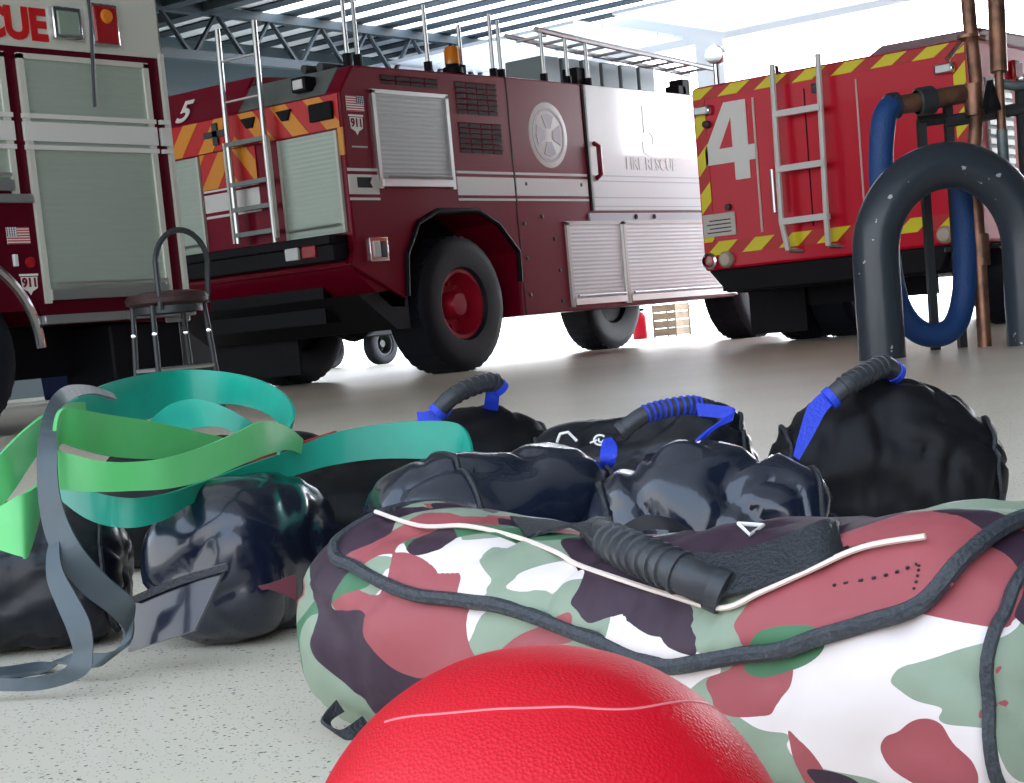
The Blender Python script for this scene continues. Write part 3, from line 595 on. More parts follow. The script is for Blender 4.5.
lp = part(MB().box((7.0, YR-0.01, 0.80), (7.37, YR, 1.50)), 'lower_panel', REDR, TR, smooth=False)
flag_parts(TR, 7.13, 7.31, 1.235, 1.345, YR-0.016)
shield(TR, 7.19, 7.34, 0.90, 1.04, YR-0.016)
part(MB().box((7.155, YR-0.03, 1.09), (7.19, YR, 1.17)), 'switch', LAMPW, TR, bevel=0.006); part(MB().lathe([(0.04, 0), (0.035, 0.025), (0, 0.03)], (7.29, YR, 1.115), (0, -1, 0), 16), 'marker_light', LAMPR, TR)
part(MB().box((6.1, YR-0.04, 1.50), (7.36, YR, 1.56)), 'ledge', TREAD, TR, bevel=0.008)
cx = 6.60
part(MB().tube([(cx+0.69*math.cos(a), YR-0.02, 0.55+0.66*math.sin(a)) for a in [k*PI/24 for k in range(25)]], 0.035, 8), 'fender_trim', CHROME, TR)
wheel(TR, (cx, YR+0.16, 0.53), 0.53, 0.3, (0, -1, 0), ALU, 0.28); wheel(TR, (cx, YR+0.52, 0.53), 0.53, 0.3, (0, -1, 0), ALU, 0.28)
wheel(TR, (cx, YR+2.29, 0.53), 0.53, 0.3, (0, 1, 0), ALU, 0.28)
wheel(TR, (3.1, YR+0.16, 0.53), 0.53, 0.3, (0, -1, 0), ALU, 0.28); wheel(TR, (3.1, YR+2.29, 0.53), 0.53, 0.3, (0, 1, 0), ALU, 0.28)
part(MB().box((7.95, YR+0.06, 0.24), (8.6, YR+0.6, 0.68)), 'battery_box', DRK, TR, bevel=0.02)

# ------------------------------------------------------------------ bar stool
cs_ = P(167, 299, 10.0); sx, sy = cs_.x, cs_.y; sz = 0.745
BS = thing('bar_stool', (sx, sy, 0), 'tall bar stool with hooped metal back and dark round seat by the left truck', 'stool')
part(MB().lathe([(0, -0.045), (0.20, -0.045), (0.235, -0.025), (0.24, 0.0), (0.225, 0.025), (0.15, 0.04), (0, 0.045)], (sx, sy, sz), (0, 0, 1), 36), 'seat', SEATM, BS)
part(MB().lathe([(0.19, -0.085), (0.20, -0.085), (0.20, -0.045), (0.19, -0.045)], (sx, sy, sz), (0, 0, 1), 32), 'seat_ring', DGREY, BS)
fr = ER; bk = EF
c0 = Vector((sx, sy, 0))
def sp(a, b, z): return c0+fr*a+bk*b+Vector((0, 0, z))
hoop = MB().tube([sp(0.0, -0.22, 0.68)]+[sp(0.125-0.125*math.cos(k*PI/16), -0.22+0.26*(k/16), 0.95+0.17*math.sin(k*PI/16)) for k in range(17)]+[sp(0.225, 0.04, 0.70)], 0.017, 8)
part(hoop, 'hoop_back', DGREY, BS)
legs = ((-0.19, -0.06, -0.23, -0.08), (-0.05, -0.20, -0.05, -0.26), (0.20, 0.05, 0.25, 0.07), (0.05, 0.19, 0.06, 0.25))
for a, b, a2, b2 in legs:
    lg = part(MB().tube([sp(a, b, sz-0.04), sp(a2, b2, 0.0)], 0.016, 8), 'leg', DGREY, BS)
    part(MB().lathe([(0, -0.012), (0.012, -0.008), (0.014, 0), (0.012, 0.008), (0, 0.012)], sp(a+(a2-a)*0.25, b+(b2-b)*0.25, sz*0.73)-EF*0.02, EF, 10), 'bolt', CHROME, lg)
part(MB().tube([sp(a+(a2-a)*0.55, b+(b2-b)*0.55, sz*0.46) for a, b, a2, b2 in legs], 0.012, 8, closed=True), 'foot_rail', ALU, BS)

# ------------------------------------------------------------------ bollard, pipes and hose at the right
B0 = Vector((9.87, 4.70, 0)); B1d = (ER*0.985+EF*0.17).normalized(); bw = 0.98
B1 = B0+B1d*bw
bp_ = [B0+Vector((0, 0, 0.0)), B0+Vector((0, 0, 0.35)), B0+Vector((0, 0, 0.62))]
for k in range(1, 20):
    a = PI-k*PI/20; c_ = B0+B1d*(bw/2)
    bp_.append(c_+B1d*(bw/2*math.cos(a))+Vector((0, 0, 0.62+0.52*math.sin(a))))
bp_ += [B1+Vector((0, 0, 0.62)), B1+Vector((0, 0, 0.3)), B1]
bo = tag(MB().tube(bp_, 0.142, 32).build('bollard', BOLL, None, off=B0), 'thick dark grey hoop bollard of bent pipe standing on the floor', 'bollard')
def pipe_thing(name, base, label, cat, group=None): return thing(name, base, label, cat, group)
pb = Vector((10.79, 4.42, 0)); tx = lambda px, py, D: P(px, py, D)
SP = pipe_thing('standpipe', pb, 'weathered copper standpipe with side branch and valve behind the hoop bollard', 'pipe')
part(MB().tube([pb, pb+Vector((0, 0, 0.75)), pb+Vector((.05, .02, 1.2)), tx(978, 97, 11.2), tx(970, 25, 11.2), tx(967, -10, 11.2)], [0.045, 0.045, .045, 0.045, 0.045, 0.045], 14), 'riser', COPPER, SP)
for z in (0.62, 1.58):
    q = pb+Vector((0.02 + (0.12 if z > 1 else 0), 0.03 if z > 1 else 0.0, z)); part(MB().cyl(q-Vector((0, 0, 0.1)), q+Vector((0, 0, 0.1)), 0.062, 14), 'coupling', COPPER, SP)
br = [tx(978, 92, 11.2), tx(955, 95, 11.15), tx(925, 101, 11.1), tx(893, 106, 11.05)]
part(MB().tube(br, [0.06, 0.062, 0.062, 0.06], 14), 'branch', COPPER, SP)
vl = part(MB().lathe([(0.075, -0.06), (0.09, -0.05), (0.09, 0.05), (0.075, 0.06)], br[2], br[3]-br[1], 16).lathe([(0.085, -0.03), (0.085, 0.03), (0.06, 0.06)], br[3], br[3]-br[2], 16), 'valve', DGREY, SP)
part(MB().lathe([(0.07, 0.0), (0.07, 0.02), (0.0, 0.02)], tx(968, 38, 11.1), (0, 0, 1), 12).tube([tx(947, 60, 11.2), tx(965, 36, 11.2), tx(985, 38, 11.2)], 0.018, 6), 'hand_lever', COPPER, SP)
SP2 = pipe_thing('standpipe', Vector((10.9, 4.28, 0)), 'slim grey-green standpipe with copper top at the right edge behind the bollard', 'pipe')
q2 = Vector((10.9, 4.28, 0))
part(MB().tube([q2, tx(1006, 200, 11.2), tx(1002, 130, 11.2)], 0.036, 12), 'riser', GREYPIPE, SP2)
part(MB().tube([tx(1002, 130, 11.2), tx(999, 70, 11.2)], 0.030, 12).tube([tx(999, 72, 11.2), tx(996, -5, 11.2)], 0.055, 12), 'copper_top', COPPER, SP2)
part(MB().lathe([(0.05, -0.03), (0.05, 0.03), (0, 0.03)], tx(1008, 243, 11.1), (-1, -1, 0), 10), 'tap', CHROME, SP2)
part(MB().tube([tx(1003, 84, 11.2), tx(1014, 86, 11.2), tx(1030, 84, 11.2)], 0.03, 10), 'side_arm', GREYPIPE, SP2)
DF = pipe_thing('pipe_rack', G(2.42, 11.3, 0), 'dark square-tube pipe rack standing behind the hoop bollard', 'rack')
Dk = 11.25
def floorpt(px, py, D):
    p = tx(px, py, D); p.z = 0; return p
for (px, top) in ((921, 120), (947, 97), (1020, 90)):
    pt = tx(px, top, Dk); dn = Vector((pt.x, pt.y, 0)); part(MB().tube([dn, pt], 0.036, 4), 'post', DGREY, DF, smooth=False)
part(MB().tube([tx(918, 122, Dk), tx(947, 118, Dk)], 0.036, 4), 'short_rail', DGREY, DF, smooth=False)
each(MB().tube([tx(945, 122, Dk), tx(1030, 107, Dk)], 0.04, 8).tube([tx(945, 250, Dk), tx(1024, 243, Dk)], 0.016, 8), 'cross_rail', DGREY, DF)
part(MB().prism([(0, 0)]*0 or [(pb.x-0.02, 1.50), (pb.x+0.22, 1.50), (pb.x+0.10, 1.68)], 'y', 4.30, 4.34), 'gusset', DRK, DF, smooth=False)
hz = chain([tuple(tx(894, 104, 11.05)), tuple(tx(884, 120, 11.0)), tuple(tx(881, 170, 11.0)), tuple(tx(886, 240, 11.0)), tuple(tx(898, 305, 11.0)), tuple(tx(922, 333, 11.05)), tuple(tx(950, 330, 11.1)), tuple(tx(963, 300, 11.15)), tuple(tx(965, 240, 11.15)), tuple(tx(963, 190, 11.15)), tuple(tx(960, 150, 11.15))], 8)
hz = [Vector((p[0], p[1], max(p[2], 0.085))) for p in hz]
tag(MB().tube(hz, 0.078, 16).build('fire_hose', HOSE, None, off=(hz[0].x, hz[0].y, 0)), 'thick blue hose looping down from the copper branch behind the bollard', 'hose')
# yellow-green pole sliver at the far right
pp = floorpt(1012, 300, 11.4)
tag(MB().tube([pp, pp+Vector((0, 0, 0.95))], 0.022, 8).build('marker_pole', pm('yellow_green_paint', (0.4, 0.42, 0.08), 0.5), None, off=pp), 'thin yellow-green pole between the right pipes behind the bollard', 'pole')

# ------------------------------------------------------------------ small things beyond the trucks
q = Vector((15.2, 17.3, 0))  # added dark block, blacks out the bright gap below the trucks
EC = thing('dark_filler_block', q, 'added dark block filling the bright gap beyond the tail of the middle truck', 'filler block')
part(MB().box((q.x-0.9, q.y-0.5, 0.08), (q.x+0.9, q.y+0.5, 0.85)), 'block_body', DRK, EC, bevel=0.03)
part(MB().box((q.x-0.92, q.y-0.52, 0.85), (q.x+0.92, q.y+0.52, 1.0)), 'lid', DRK, EC, bevel=0.03)
each(MB().box((q.x-0.8, q.y-0.5, 0), (q.x-0.65, q.y+0.5, 0.09)).box((q.x+0.65, q.y-0.5, 0), (q.x+0.8, q.y+0.5, 0.09)), 'runner', DRK, EC)
q = Vector((16.2, 20.2, 0))
BN = thing('storage_bin', q, 'dark blue plastic bin on the floor seen under the left truck', 'bin')
part(MB().prism([(q.x-0.45, 0), (q.x+0.45, 0), (q.x+0.5, 0.62), (q.x-0.5, 0.62)], 'y', q.y-0.35, q.y+0.35), 'tub', BLUEP, BN, bevel=0.02)
part(MB().box((q.x-0.53, q.y-0.4, 0.62), (q.x+0.53, q.y+0.4, 0.70)), 'lid', BLUEP, BN, bevel=0.02)
q = PZ(675, 334, 0)
CRp = Vector((28.2, 17.7, 0))
CR = thing('wooden_crate', CRp, 'small wooden crate far off by the open bay under the middle truck', 'crate')
c_ = MB()
for k in range(4): c_.box((CRp.x-0.25, CRp.y-0.25, 0.02+k*0.15), (CRp.x+0.25, CRp.y+0.25, 0.02+k*0.15+0.135))
each(c_, 'board', WOOD, CR, smooth=False)
c_ = MB()
for a in (-0.26, 0.23):
    for b in (-0.26, 0.23): c_.box((CRp.x+a, CRp.y+b, 0), (CRp.x+a+0.03, CRp.y+b+0.03, 0.62))
each(c_, 'corner_post', WOOD, CR, smooth=False)
CNp = Vector((28.0, 18.3, 0))
CN = thing('fire_extinguisher', CNp, 'red canister far off beside the small wooden crate', 'extinguisher')
part(MB().lathe([(0, 0), (0.13, 0), (0.14, 0.03), (0.14, 0.42), (0.09, 0.5), (0.03, 0.52), (0, 0.52)], CNp, (0, 0, 1), 20), 'cylinder', RED4, CN)
part(MB().box((CNp.x-0.03, CNp.y-0.12, 0.52), (CNp.x+0.03, CNp.y+0.03, 0.58)), 'handle', DRK, CN, bevel=0.006)
TLp = Vector((23.2, 20.9, 0))
TL = thing('utility_trailer', TLp, 'dark low trailer far behind the rear wheels of the middle truck', 'trailer')
part(MB().box((TLp.x-1.0, TLp.y-0.4, 0.50), (TLp.x+1.0, TLp.y+1.2, 0.95)), 'bed', DRK, TL, bevel=0.02)
wheel(TL, (TLp.x, TLp.y-0.25, 0.36), 0.36, 0.24, (0, -1, 0), DGREY, 0.2); wheel(TL, (TLp.x, TLp.y+1.05, 0.36), 0.36, 0.24, (0, 1, 0), DGREY, 0.2)

# ------------------------------------------------------------------ foreground: training gear on the floor
def fbm(p, o=3):
    s = 0; a = 1; f = 1
    for _ in range(o): s += a*noise.noise(p*f); a *= 0.5; f *= 2.1
    return s
class Bag:
    """a soft filled sack lying on the floor; t runs along it, th round it (0 = right side, 90 deg = up)"""
    def __init__(s, a, d, ha, hd, L, ry, rz, p=5.0, q=2.6, amp=0.012, sc=7.0, crease=0.010, seed=0, pulls=(), taper=(1, 1), zc=0.96, e=2.3):
        s.c = G(a, d); s.ax = (ER*ha+EF*hd).normalized(); s.sd = s.ax.cross(Vector((0, 0, 1))); s.L = L; s.ry = ry; s.rz = rz; s.p = p; s.q = q
        s.amp = amp; s.sc = sc; s.crease = crease; s.seed = seed; s.pulls = [(Vector(a_), Vector(b_), r_) for a_, b_, r_ in pulls]; s.taper = taper; s.zc = zc; s.e = e
    def raw(s, t, th):
        k = max(0.0, 1-abs(2*t-1)**s.p)**(1/s.q); tp = s.taper[0]+(s.taper[1]-s.taper[0])*t
        c_, s_ = math.cos(th), math.sin(th); pw = 2/s.e
        c2 = math.copysign(abs(c_)**pw, c_); s2 = math.copysign(abs(s_)**pw, s_)
        x = (t-0.5)*s.L
        v = s.c+s.ax*x+s.sd*(c2*s.ry*k*tp)+Vector((0, 0, s.rz*tp*s.zc+s2*s.rz*k*tp))
        n = s.sd*(c2/s.ry)+Vector((0, 0, s2/s.rz)); n = n.normalized()*max(k, 0.15)+s.ax*(math.copysign(1, t-.5)*(1-k)); n.normalize()
        q = v*s.sc+Vector((s.seed*7.3, s.seed*3.1, s.seed*1.7))
        dsp = s.amp*fbm(q)
        w1 = noise.noise(Vector((q.x*1.3+q.z*0.8, q.y*1.3, q.z*1.6))+Vector((5, 3, 1))); dsp -= s.crease*max(0, 1-abs(w1)*7)
        w2 = noise.noise(q*2.1+Vector((9, 1, 4))); dsp -= s.crease*0.55*max(0, 1-abs(w2)*5)
        v = v+n*dsp
        for pc, pv, pr in s.pulls:
            g = math.exp(-((v-pc).length/pr)**2); v = v+pv*g
        if v.z < 0.004: v.z = 0.004-0.0005*math.sin(th*3)*0
        return v
    def surf(s, t, th, lift=0.0):
        v = s.raw(t, th)
        if lift:
            du = s.raw(min(t+0.01, 1), th)-s.raw(max(t-0.01, 0), th); dv = s.raw(t, th+0.03)-s.raw(t, th-0.03)
            n = du.cross(dv)
            if n.length > 1e-12:
                n.normalize(); out = v-(s.c+s.ax*((t-.5)*s.L)+Vector((0, 0, s.rz)))
                if n.dot(out) < 0: n = -n
                v = v+n*lift
        return v
    def mesh(s, nt=72, nth=64):
        mb = MB(); vs = []; s.par = []
        ts = [0.5-0.5*math.cos(PI*(i_+0.0)/(nt)) for i_ in range(nt+1)]
        for t in ts[1:-1]:
            for k in range(nth):
                th = 2*PI*k/nth; vs.append(s.raw(t, th)); s.par.append((t, th))
        fs = []
        m_ = nt-1
        for i_ in range(m_-1):
            for k in range(nth): fs.append((i_*nth+k, i_*nth+(k+1) % nth, (i_+1)*nth+(k+1) % nth, (i_+1)*nth+k))
        c0 = sum(vs[:nth], Vector())/nth; c1 = sum(vs[-nth:], Vector())/nth; n = len(vs); vs += [c0, c1]; s.par += [(0, 0), (1, 0)]
        for k in range(nth): fs += [(n, (k+1) % nth, k), (n+1, (m_-1)*nth+k, (m_-1)*nth+(k+1) % nth)]
        mb.add(vs, fs); s.vs = vs; s.bvh = BVHTree.FromPolygons([tuple(v) for v in vs], fs)
        return mb
    def ring(s, t, lift=0.004, n=72): return [s.surf(t, 2*PI*k/n, lift) for k in range(n)]
    def hit(s, px, py):
        d_ = ray(px, py).normalized(); h = s.bvh.ray_cast(CAM, d_)
        if h[0] is None: h2 = s.bvh.find_nearest(P(px, py, (s.c-CAM).dot(F_))); return h2[0], h2[1]
        return h[0], h[1]
    def param(s, pt): return s.par[min(range(len(s.vs)), key=lambda i_: (s.vs[i_]-pt).length_squared)]
def strip(pairs, th=0.003, n=6, smooth=True):
    """ribbon through (xt, yt, xb, yb, D) survey points; D None = lies on the floor"""
    pts = []
    for xt, yt, xb, yb, D in pairs:
        a = P(xt, yt, D) if D else PZ(xt, yt, 0.005); b = P(xb, yb, D) if D else PZ(xb, yb, 0.005)
        a.z = max(a.z, 0.005); b.z = max(b.z, 0.005)
        pts.append((*a, *b))
    return ribbon([(Vector(q[:3]), Vector(q[3:])) for q in (chain(pts, n) if smooth else pts)], th)
def ribbon(prs, th, closed=False):
    N = len(prs); vs = []
    for i_, (a, b) in enumerate(prs):
        A = prs[(i_+1) % N] if closed or i_ < N-1 else prs[i_]; B = prs[i_-1] if closed or i_ > 0 else prs[i_]
        t = (A[0]+A[1])-(B[0]+B[1]); nn = t.cross(b-a)
        nn = nn.normalized() if nn.length > 1e-9 else Vector((0, 0, 1)); nn *= th/2
        vs += [a+nn, b+nn, b-nn, a-nn]
    fs = []
    for i_ in range(N if closed else N-1):
        j = (i_+1) % N
        for k in range(4): fs.append((i_*4+k, i_*4+(k+1) % 4, j*4+(k+1) % 4, j*4+k))
    if not closed: fs += [(3, 2, 1, 0), tuple((N-1)*4+k for k in range(4))]
    return MB().add(vs, fs)
def grip(par, pts, r, mat=GRIP, ribs=9, ribmat=None, r0=0.22, r1=0.78, cuff=None):
    pts = [Vector(p) for p in chain([tuple(p) for p in pts], 8)]
    g = part(MB().tube(pts, r, 16), 'grip', mat, par)
    N = len(pts)-1
    mb = MB()
    for k in range(ribs):
        f = (r0+(r1-r0)*k/(ribs-1))*N; i_ = min(int(f), N-1); c_ = pts[i_].lerp(pts[i_+1], f-i_); ax = (pts[i_+1]-pts[i_]).normalized()
        mb.lathe([(r*0.98, -r*0.16), (r*1.13, -r*0.1), (r*1.13, r*0.1), (r*0.98, r*0.16)], c_, ax, 16)
    part(mb, 'ribs', ribmat or mat, g)
    for i_ in (0, len(pts)-1):
        ax = (pts[1]-pts[0]) if i_ == 0 else (pts[-1]-pts[-2])
        part(MB().lathe([(r*0.9, -r*0.4), (r*1.14, -r*0.35), (r*1.14, r*0.35), (r*0.8, r*0.45)], pts[i_], ax, 16), 'collar', cuff or mat, g)
    return g
BAGG = 'black training sandbags on the floor'
def black_bag(label, B, mat, caps=(0.06, 0.94), seam=BLKW):
    t = thing('sandbag', B.c, label, 'sandbag', BAGG)
    part(B.mesh(), 'body', mat, t, angle=60)
    for cp in caps:
        part(MB().tube(B.ring(cp, 0.002), 0.0035, 6, closed=True), 'seam_piping', seam, t)
    return t

# camouflage bag, nearest the camera
CB = Bag(0.118, 1.442, 0.656, -0.755, 0.835, 0.135, 0.116, p=11, q=3.4, amp=0.012, sc=5.0, crease=0.006, seed=3, e=2.2, zc=0.95, pulls=[(G(0.02, 1.65, 0.22), (0, 0, -0.022), 0.16), (G(0.16, 1.45, 0.22), (0, 0, -0.034), 0.17)])
CT = thing('sandbag', CB.c, 'large camouflage canvas sandbag with black ribbed grip lying behind the red ball', 'sandbag')
cbody = part(CB.mesh(110, 80), 'body', CAMO, CT, angle=60)
# flap: a second layer over the top, its front edge bound in dark tape
FR = [(308, 548), (330, 562), (380, 582), (440, 598), (520, 616), (600, 640), (655, 660), (695, 667), (722, 656), (800, 645), (870, 630), (925, 612), (955, 588), (975, 556)]
fp = sorted(CB.param(CB.hit(*q)[0]) for q in FR)
fp = [(t, th if th < PI*1.3 else th-2*PI) for t, th in fp]
SIDE = -1 if math.cos(fp[len(fp)//2][1]) < 0 else 1                 # which side of the bag faces the camera
def th_trim(t):
    if t <= fp[0][0]: return fp[0][1]
    for (t0, a0), (t1, a1) in zip(fp, fp[1:]):
        if t <= t1: return a0+(a1-a0)*(t-t0)/max(t1-t0, 1e-6)
    return fp[-1][1]
TA, TB = fp[0][0], fp[-1][0]
THB = PI/2+(0.75 if SIDE > 0 else -0.75)                              # back edge just over the crest
nT, nH = 90, 18
vs = []
for i_ in range(nT+1):
    t = TA+(TB-TA)*i_/nT
    for k in range(nH+1):
        th = th_trim(t)+(THB-th_trim(t))*k/nH; vs.append(CB.surf(t, th, 0.006))
fs = [(i_*(nH+1)+k, i_*(nH+1)+k+1, (i_+1)*(nH+1)+k+1, (i_+1)*(nH+1)+k) for i_ in range(nT) for k in range(nH)]
fl_ = part(MB().add(vs, fs), 'flap', CAMO, CT, angle=80)
so = fl_.modifiers.new('solid', 'SOLIDIFY'); so.thickness = 0.004; so.offset = 0
tp = [CB.surf(t, th, 0.007) for t, th in [(TA+(TB-TA)*i_/80, th_trim(TA+(TB-TA)*i_/80)) for i_ in range(81)]]
tp0 = [CB.surf(TA, THB+(th_trim(TA)-THB)*k/10, 0.007) for k in range(10)]+[CB.surf(TB, th_trim(TB)+(THB-th_trim(TB))*k/10, 0.007) for k in range(1, 11)]
tp = tp0[:10:3]+[Vector(sum((v for v in tp[max(0, k-2):k+3]), Vector())/len(tp[max(0, k-2):k+3])) for k in range(2, 79, 4)]+tp0[-10::3]
part(MB().tube([Vector(p) for p in chain([tuple(p) for p in tp], 5)], 0.0064, 8), 'flap_binding', TRIMB, CT)
def onbag(B, px, py, lift):
    p_, n_ = B.hit(px, py)
    if n_.dot(p_-(B.c+B.ax*(p_-B.c).dot(B.ax)+Vector((0, 0, B.rz)))) < 0: n_ = -n_
    return p_+n_*lift
pip = [(380, 524), (425, 538), (470, 539), (515, 549), (560, 565), (585, 578), (630, 588), (680, 600), (735, 613), (770, 600), (815, 582), (870, 560), (930, 548)]
pw_ = [onbag(CB, *q, 0.0125) for q in pip]
part(MB().tube([Vector(p) for p in chain([tuple(p) for p in pw_], 6)], 0.0022, 6), 'cream_piping', PIPING, CT)
for tc_ in (0.965,):
    part(MB().tube(CB.ring(tc_, 0.003), 0.0045, 6, closed=True), 'end_seam', TRIMB, CT)
# handle: webbing sewn along the top with a ribbed grip raised over it
gp = [CB.hit(px, py)[0] for px, py in ((596, 546), (640, 566), (690, 590), (722, 602))]
gl = [P(600, 541, (gp[0]-CAM).dot(F_)-0.01)+Vector((0, 0, 0.004)), P(630, 551, (gp[1]-CAM).dot(F_)-0.028), P(672, 569, (gp[2]-CAM).dot(F_)-0.03), P(718, 590, (gp[3]-CAM).dot(F_)-0.012)]
grip(CT, gl, 0.0148, GRIP, 9, None, 0.18, 0.72)
def webbing(px_pairs, lifts, name='webbing', mat=BLKW, B=CB, th=0.003):
    prs = []
    for (xa, ya, xb, yb), l in zip(px_pairs, lifts):
        prs.append((*onbag(B, xa, ya, l), *onbag(B, xb, yb, l)))
    prs = chain(prs, 6)
    return part(ribbon([(Vector(q[:3]), Vector(q[3:])) for q in prs], th), name, mat, CT)
webbing([(520, 512, 510, 528), (545, 515, 532, 532), (570, 520, 556, 540), (598, 532, 588, 556), (612, 538, 600, 560)], [0.010, 0.012, 0.016, 0.022, 0.024])
webbing([(708, 574, 716, 606), (745, 568, 752, 604), (790, 552, 800, 588), (835, 538, 848, 566), (862, 526, 872, 556)], [0.022, 0.016, 0.013, 0.013, 0.012])
tri = [(738, 536), (765, 537), (755, 546)]
tw = [onbag(CB, *q, 0.010) for q in tri]
part(MB().tube(tw, 0.0016, 6, closed=True), 'triangle_mark', LETW, CT)
part(strip([(336, 700, 344, 712, 1.62), (326, 712, 330, 722, 1.61), (322, 722, 336, 732, 1.60), (340, 730, 352, 740, 1.59), (362, 716, 372, 730, 1.60)], 0.003), 'end_tab', BLKW, CT)
st = MB()
for path in ([(840, 592), (870, 585), (900, 577), (925, 570)], [(926, 572), (925, 584), (921, 598)]):
    pp_ = chain([tuple(onbag(CB, *q, 0.0085)) for q in path], 5)
    for k in range(0, len(pp_)-1, 2): st.tube([Vector(pp_[k]), Vector(pp_[k]).lerp(Vector(pp_[k+1]), 0.6)], 0.0011, 5)
part(st, 'stitching', BLKW, CT)

# red ball
bc = P(549, 896, 0.81); br_ = bc.z
BA = thing('exercise_ball', (bc.x, bc.y, 0), 'red pebbled rubber exercise ball in the foreground', 'ball')
mb = MB(); prof = [(br_*math.sin(a), -br_*math.cos(a)) for a in [PI*k/64 for k in range(65)]]; prof[0] = (0, -br_); prof[-1] = (0, br_)
axb = (Vector((0, 0, 1))+ER*0.02-EF*0.34).normalized()
part(mb.lathe(prof, bc, axb, 128), 'ball', BALLM, BA, angle=80)
def band_of(px, py):
    d_ = ray(px, py).normalized(); o_ = CAM-bc; b_ = o_.dot(d_); disc = b_*b_-(o_.length_squared-br_*br_)
    return CAM+d_*(-b_-math.sqrt(max(disc, 0)))
sp_ = [band_of(*q) for q in ((385, 722), (440, 714), (500, 709), (560, 707), (640, 708), (720, 712), (738, 715))]
sp_ = [bc+(Vector(p)-bc).normalized()*br_ for p in chain([tuple(p) for p in sp_], 10)]
part(MB().tube(sp_, 0.0006, 6), 'mould_line', pm('worn_red_rubber', (0.80, 0.22, 0.25), 0.4), BA)

# black sandbags
b2 = Bag(-0.372, 2.385, 0.30, 0.95, 0.32, 0.106, 0.112, p=5, q=2.8, amp=0.016, sc=4.5, crease=0.006, seed=11, zc=0.93)
t2 = black_bag('crumpled black vinyl sandbag with folded end flap beside the camouflage bag', b2, VINYLG, (0.93,))
part(strip([(132, 600, 130, 652, 2.17), (160, 588, 150, 645, 2.15), (195, 572, 178, 636, 2.13), (228, 563, 196, 630, 2.12)], 0.006), 'end_flap', VINYLG, t2)
part(strip([(134, 596, 136, 603, 2.16), (180, 577, 181, 585, 2.13), (229, 563, 229, 570, 2.11)], 0.008), 'flap_hem', BLKW, t2)
part(strip([(296, 574, 296, 600, 2.2), (270, 583, 272, 590, 2.19), (258, 586, 262, 590, 2.185)], 0.004), 'red_lining', MAROON, t2)
b9 = Bag(-0.19, 2.66, 1, 0.15, 0.36, 0.115, 0.11, p=5, q=2.6, amp=0.012, sc=6, crease=0.006, seed=31)
t9 = black_bag('matt black sandbag in the dark under the tail of the teal band', b9, VINYLM)
b1 = Bag(-0.80, 2.42, 1.0, 0.10, 0.52, 0.115, 0.105, p=6, q=2.8, amp=0.012, sc=7, crease=0.008, seed=2)
t1 = black_bag('black sandbag at the left edge under the green bands', b1, VINYL)
part(strip([(-14, 462, -14, 482, 2.40), (8, 447, 6, 462, 2.42), (28, 434, 30, 450, 2.44)], 0.004), 'blue_strap', BLUEW, t1)
b8 = Bag(-0.54, 3.25, 1, 0.05, 0.50, 0.12, 0.120, p=5, q=2.6, amp=0.010, sc=6, crease=0.005, seed=5)
t8 = black_bag('matt black sandbag standing behind the green band pile', b8, VINYLM)
b3 = Bag(-0.075, 3.18, 1, 0.30, 0.40, 0.12, 0.120, p=3.2, q=2.0, amp=0.010, sc=6, crease=0.006, seed=7, pulls=[(P(482, 410, 3.1), (0, 0, 0.03), 0.09)])
t3 = black_bag('black sandbag with blue-ended grip behind the end of the teal band', b3, VINYLM, (0.12, 0.88))
grip(t3, [P(438, 412, 3.05), P(452, 397, 3.05), P(474, 386, 3.07), P(492, 382, 3.09), P(499, 388, 3.1)], 0.0155, GRIP, 7, None, .3, .8, BLUEW)
part(strip([(443, 402, 452, 412, 3.05), (432, 410, 440, 421, 3.06), (417, 412, 418, 422, 3.07)], 0.005), 'blue_strap', BLUEW, t3)
part(strip([(486, 390, 500, 388, 3.09), (485, 398, 499, 400, 3.1), (484, 408, 498, 410, 3.12)], 0.005), 'blue_strap', BLUEW, t3)
b4 = Bag(-0.025, 2.13, 0.88, 0.46, 0.33, 0.112, 0.125, p=4.5, q=2.5, amp=0.016, sc=5, crease=0.010, seed=13, zc=0.93)
t4 = black_bag('shiny dark sandbag with rounded wrinkled end below the teal band tip', b4, VINYLG, (0.30, 0.93))
part(strip([(612, 440, 604, 442, 2.2), (617, 449, 601, 450, 2.17), (616, 458, 600, 458, 2.16), (612, 466, 602, 465, 2.17), (608, 472, 604, 471, 2.2)], 0.008), 'blue_loop', BLUEW, t4)
b6 = Bag(0.200, 2.61, 1, 0.02, 0.36, 0.11, 0.132, p=4, q=2.3, amp=0.012, sc=7, crease=0.010, seed=17, pulls=[(P(735, 410, 2.5), (0, 0, 0.022), 0.08), (P(590, 420, 2.55), (0, 0, -0.035), 0.10)])
t6 = black_bag('black sandbag with white mark and long ribbed blue-strapped grip behind crumpled bag', b6, VINYL, (0.08, 0.92))
grip(t6, [P(622, 431, 2.42), P(642, 416, 2.42), P(664, 409, 2.43), P(690, 405, 2.44), P(704, 408, 2.45)], 0.0125, GRIP, 10, BLUEW, .3, .85, GRIP)
part(strip([(696, 403, 698, 416, 2.43), (716, 405, 718, 418, 2.43), (735, 409, 732, 420, 2.43), (722, 420, 716, 428, 2.425), (708, 430, 702, 440, 2.42), (697, 440, 694, 447, 2.41)], 0.004), 'blue_strap', BLUEW, t6)
lg = MB()
lg.tube([P(600+6*math.cos(k*PI/7+0.6), 440+5*math.sin(k*PI/7+0.6), 2.432) for k in range(12)], 0.0016, 6).tube([P(601+2.6*math.cos(k*PI/4), 440+2.2*math.sin(k*PI/4), 2.431) for k in range(6)], 0.0014, 6)
lg.tube([P(590, 443, 2.432), P(597, 440, 2.431)], 0.0013, 6).tube([P(605, 444, 2.431), P(612, 447, 2.432)], 0.0013, 6)
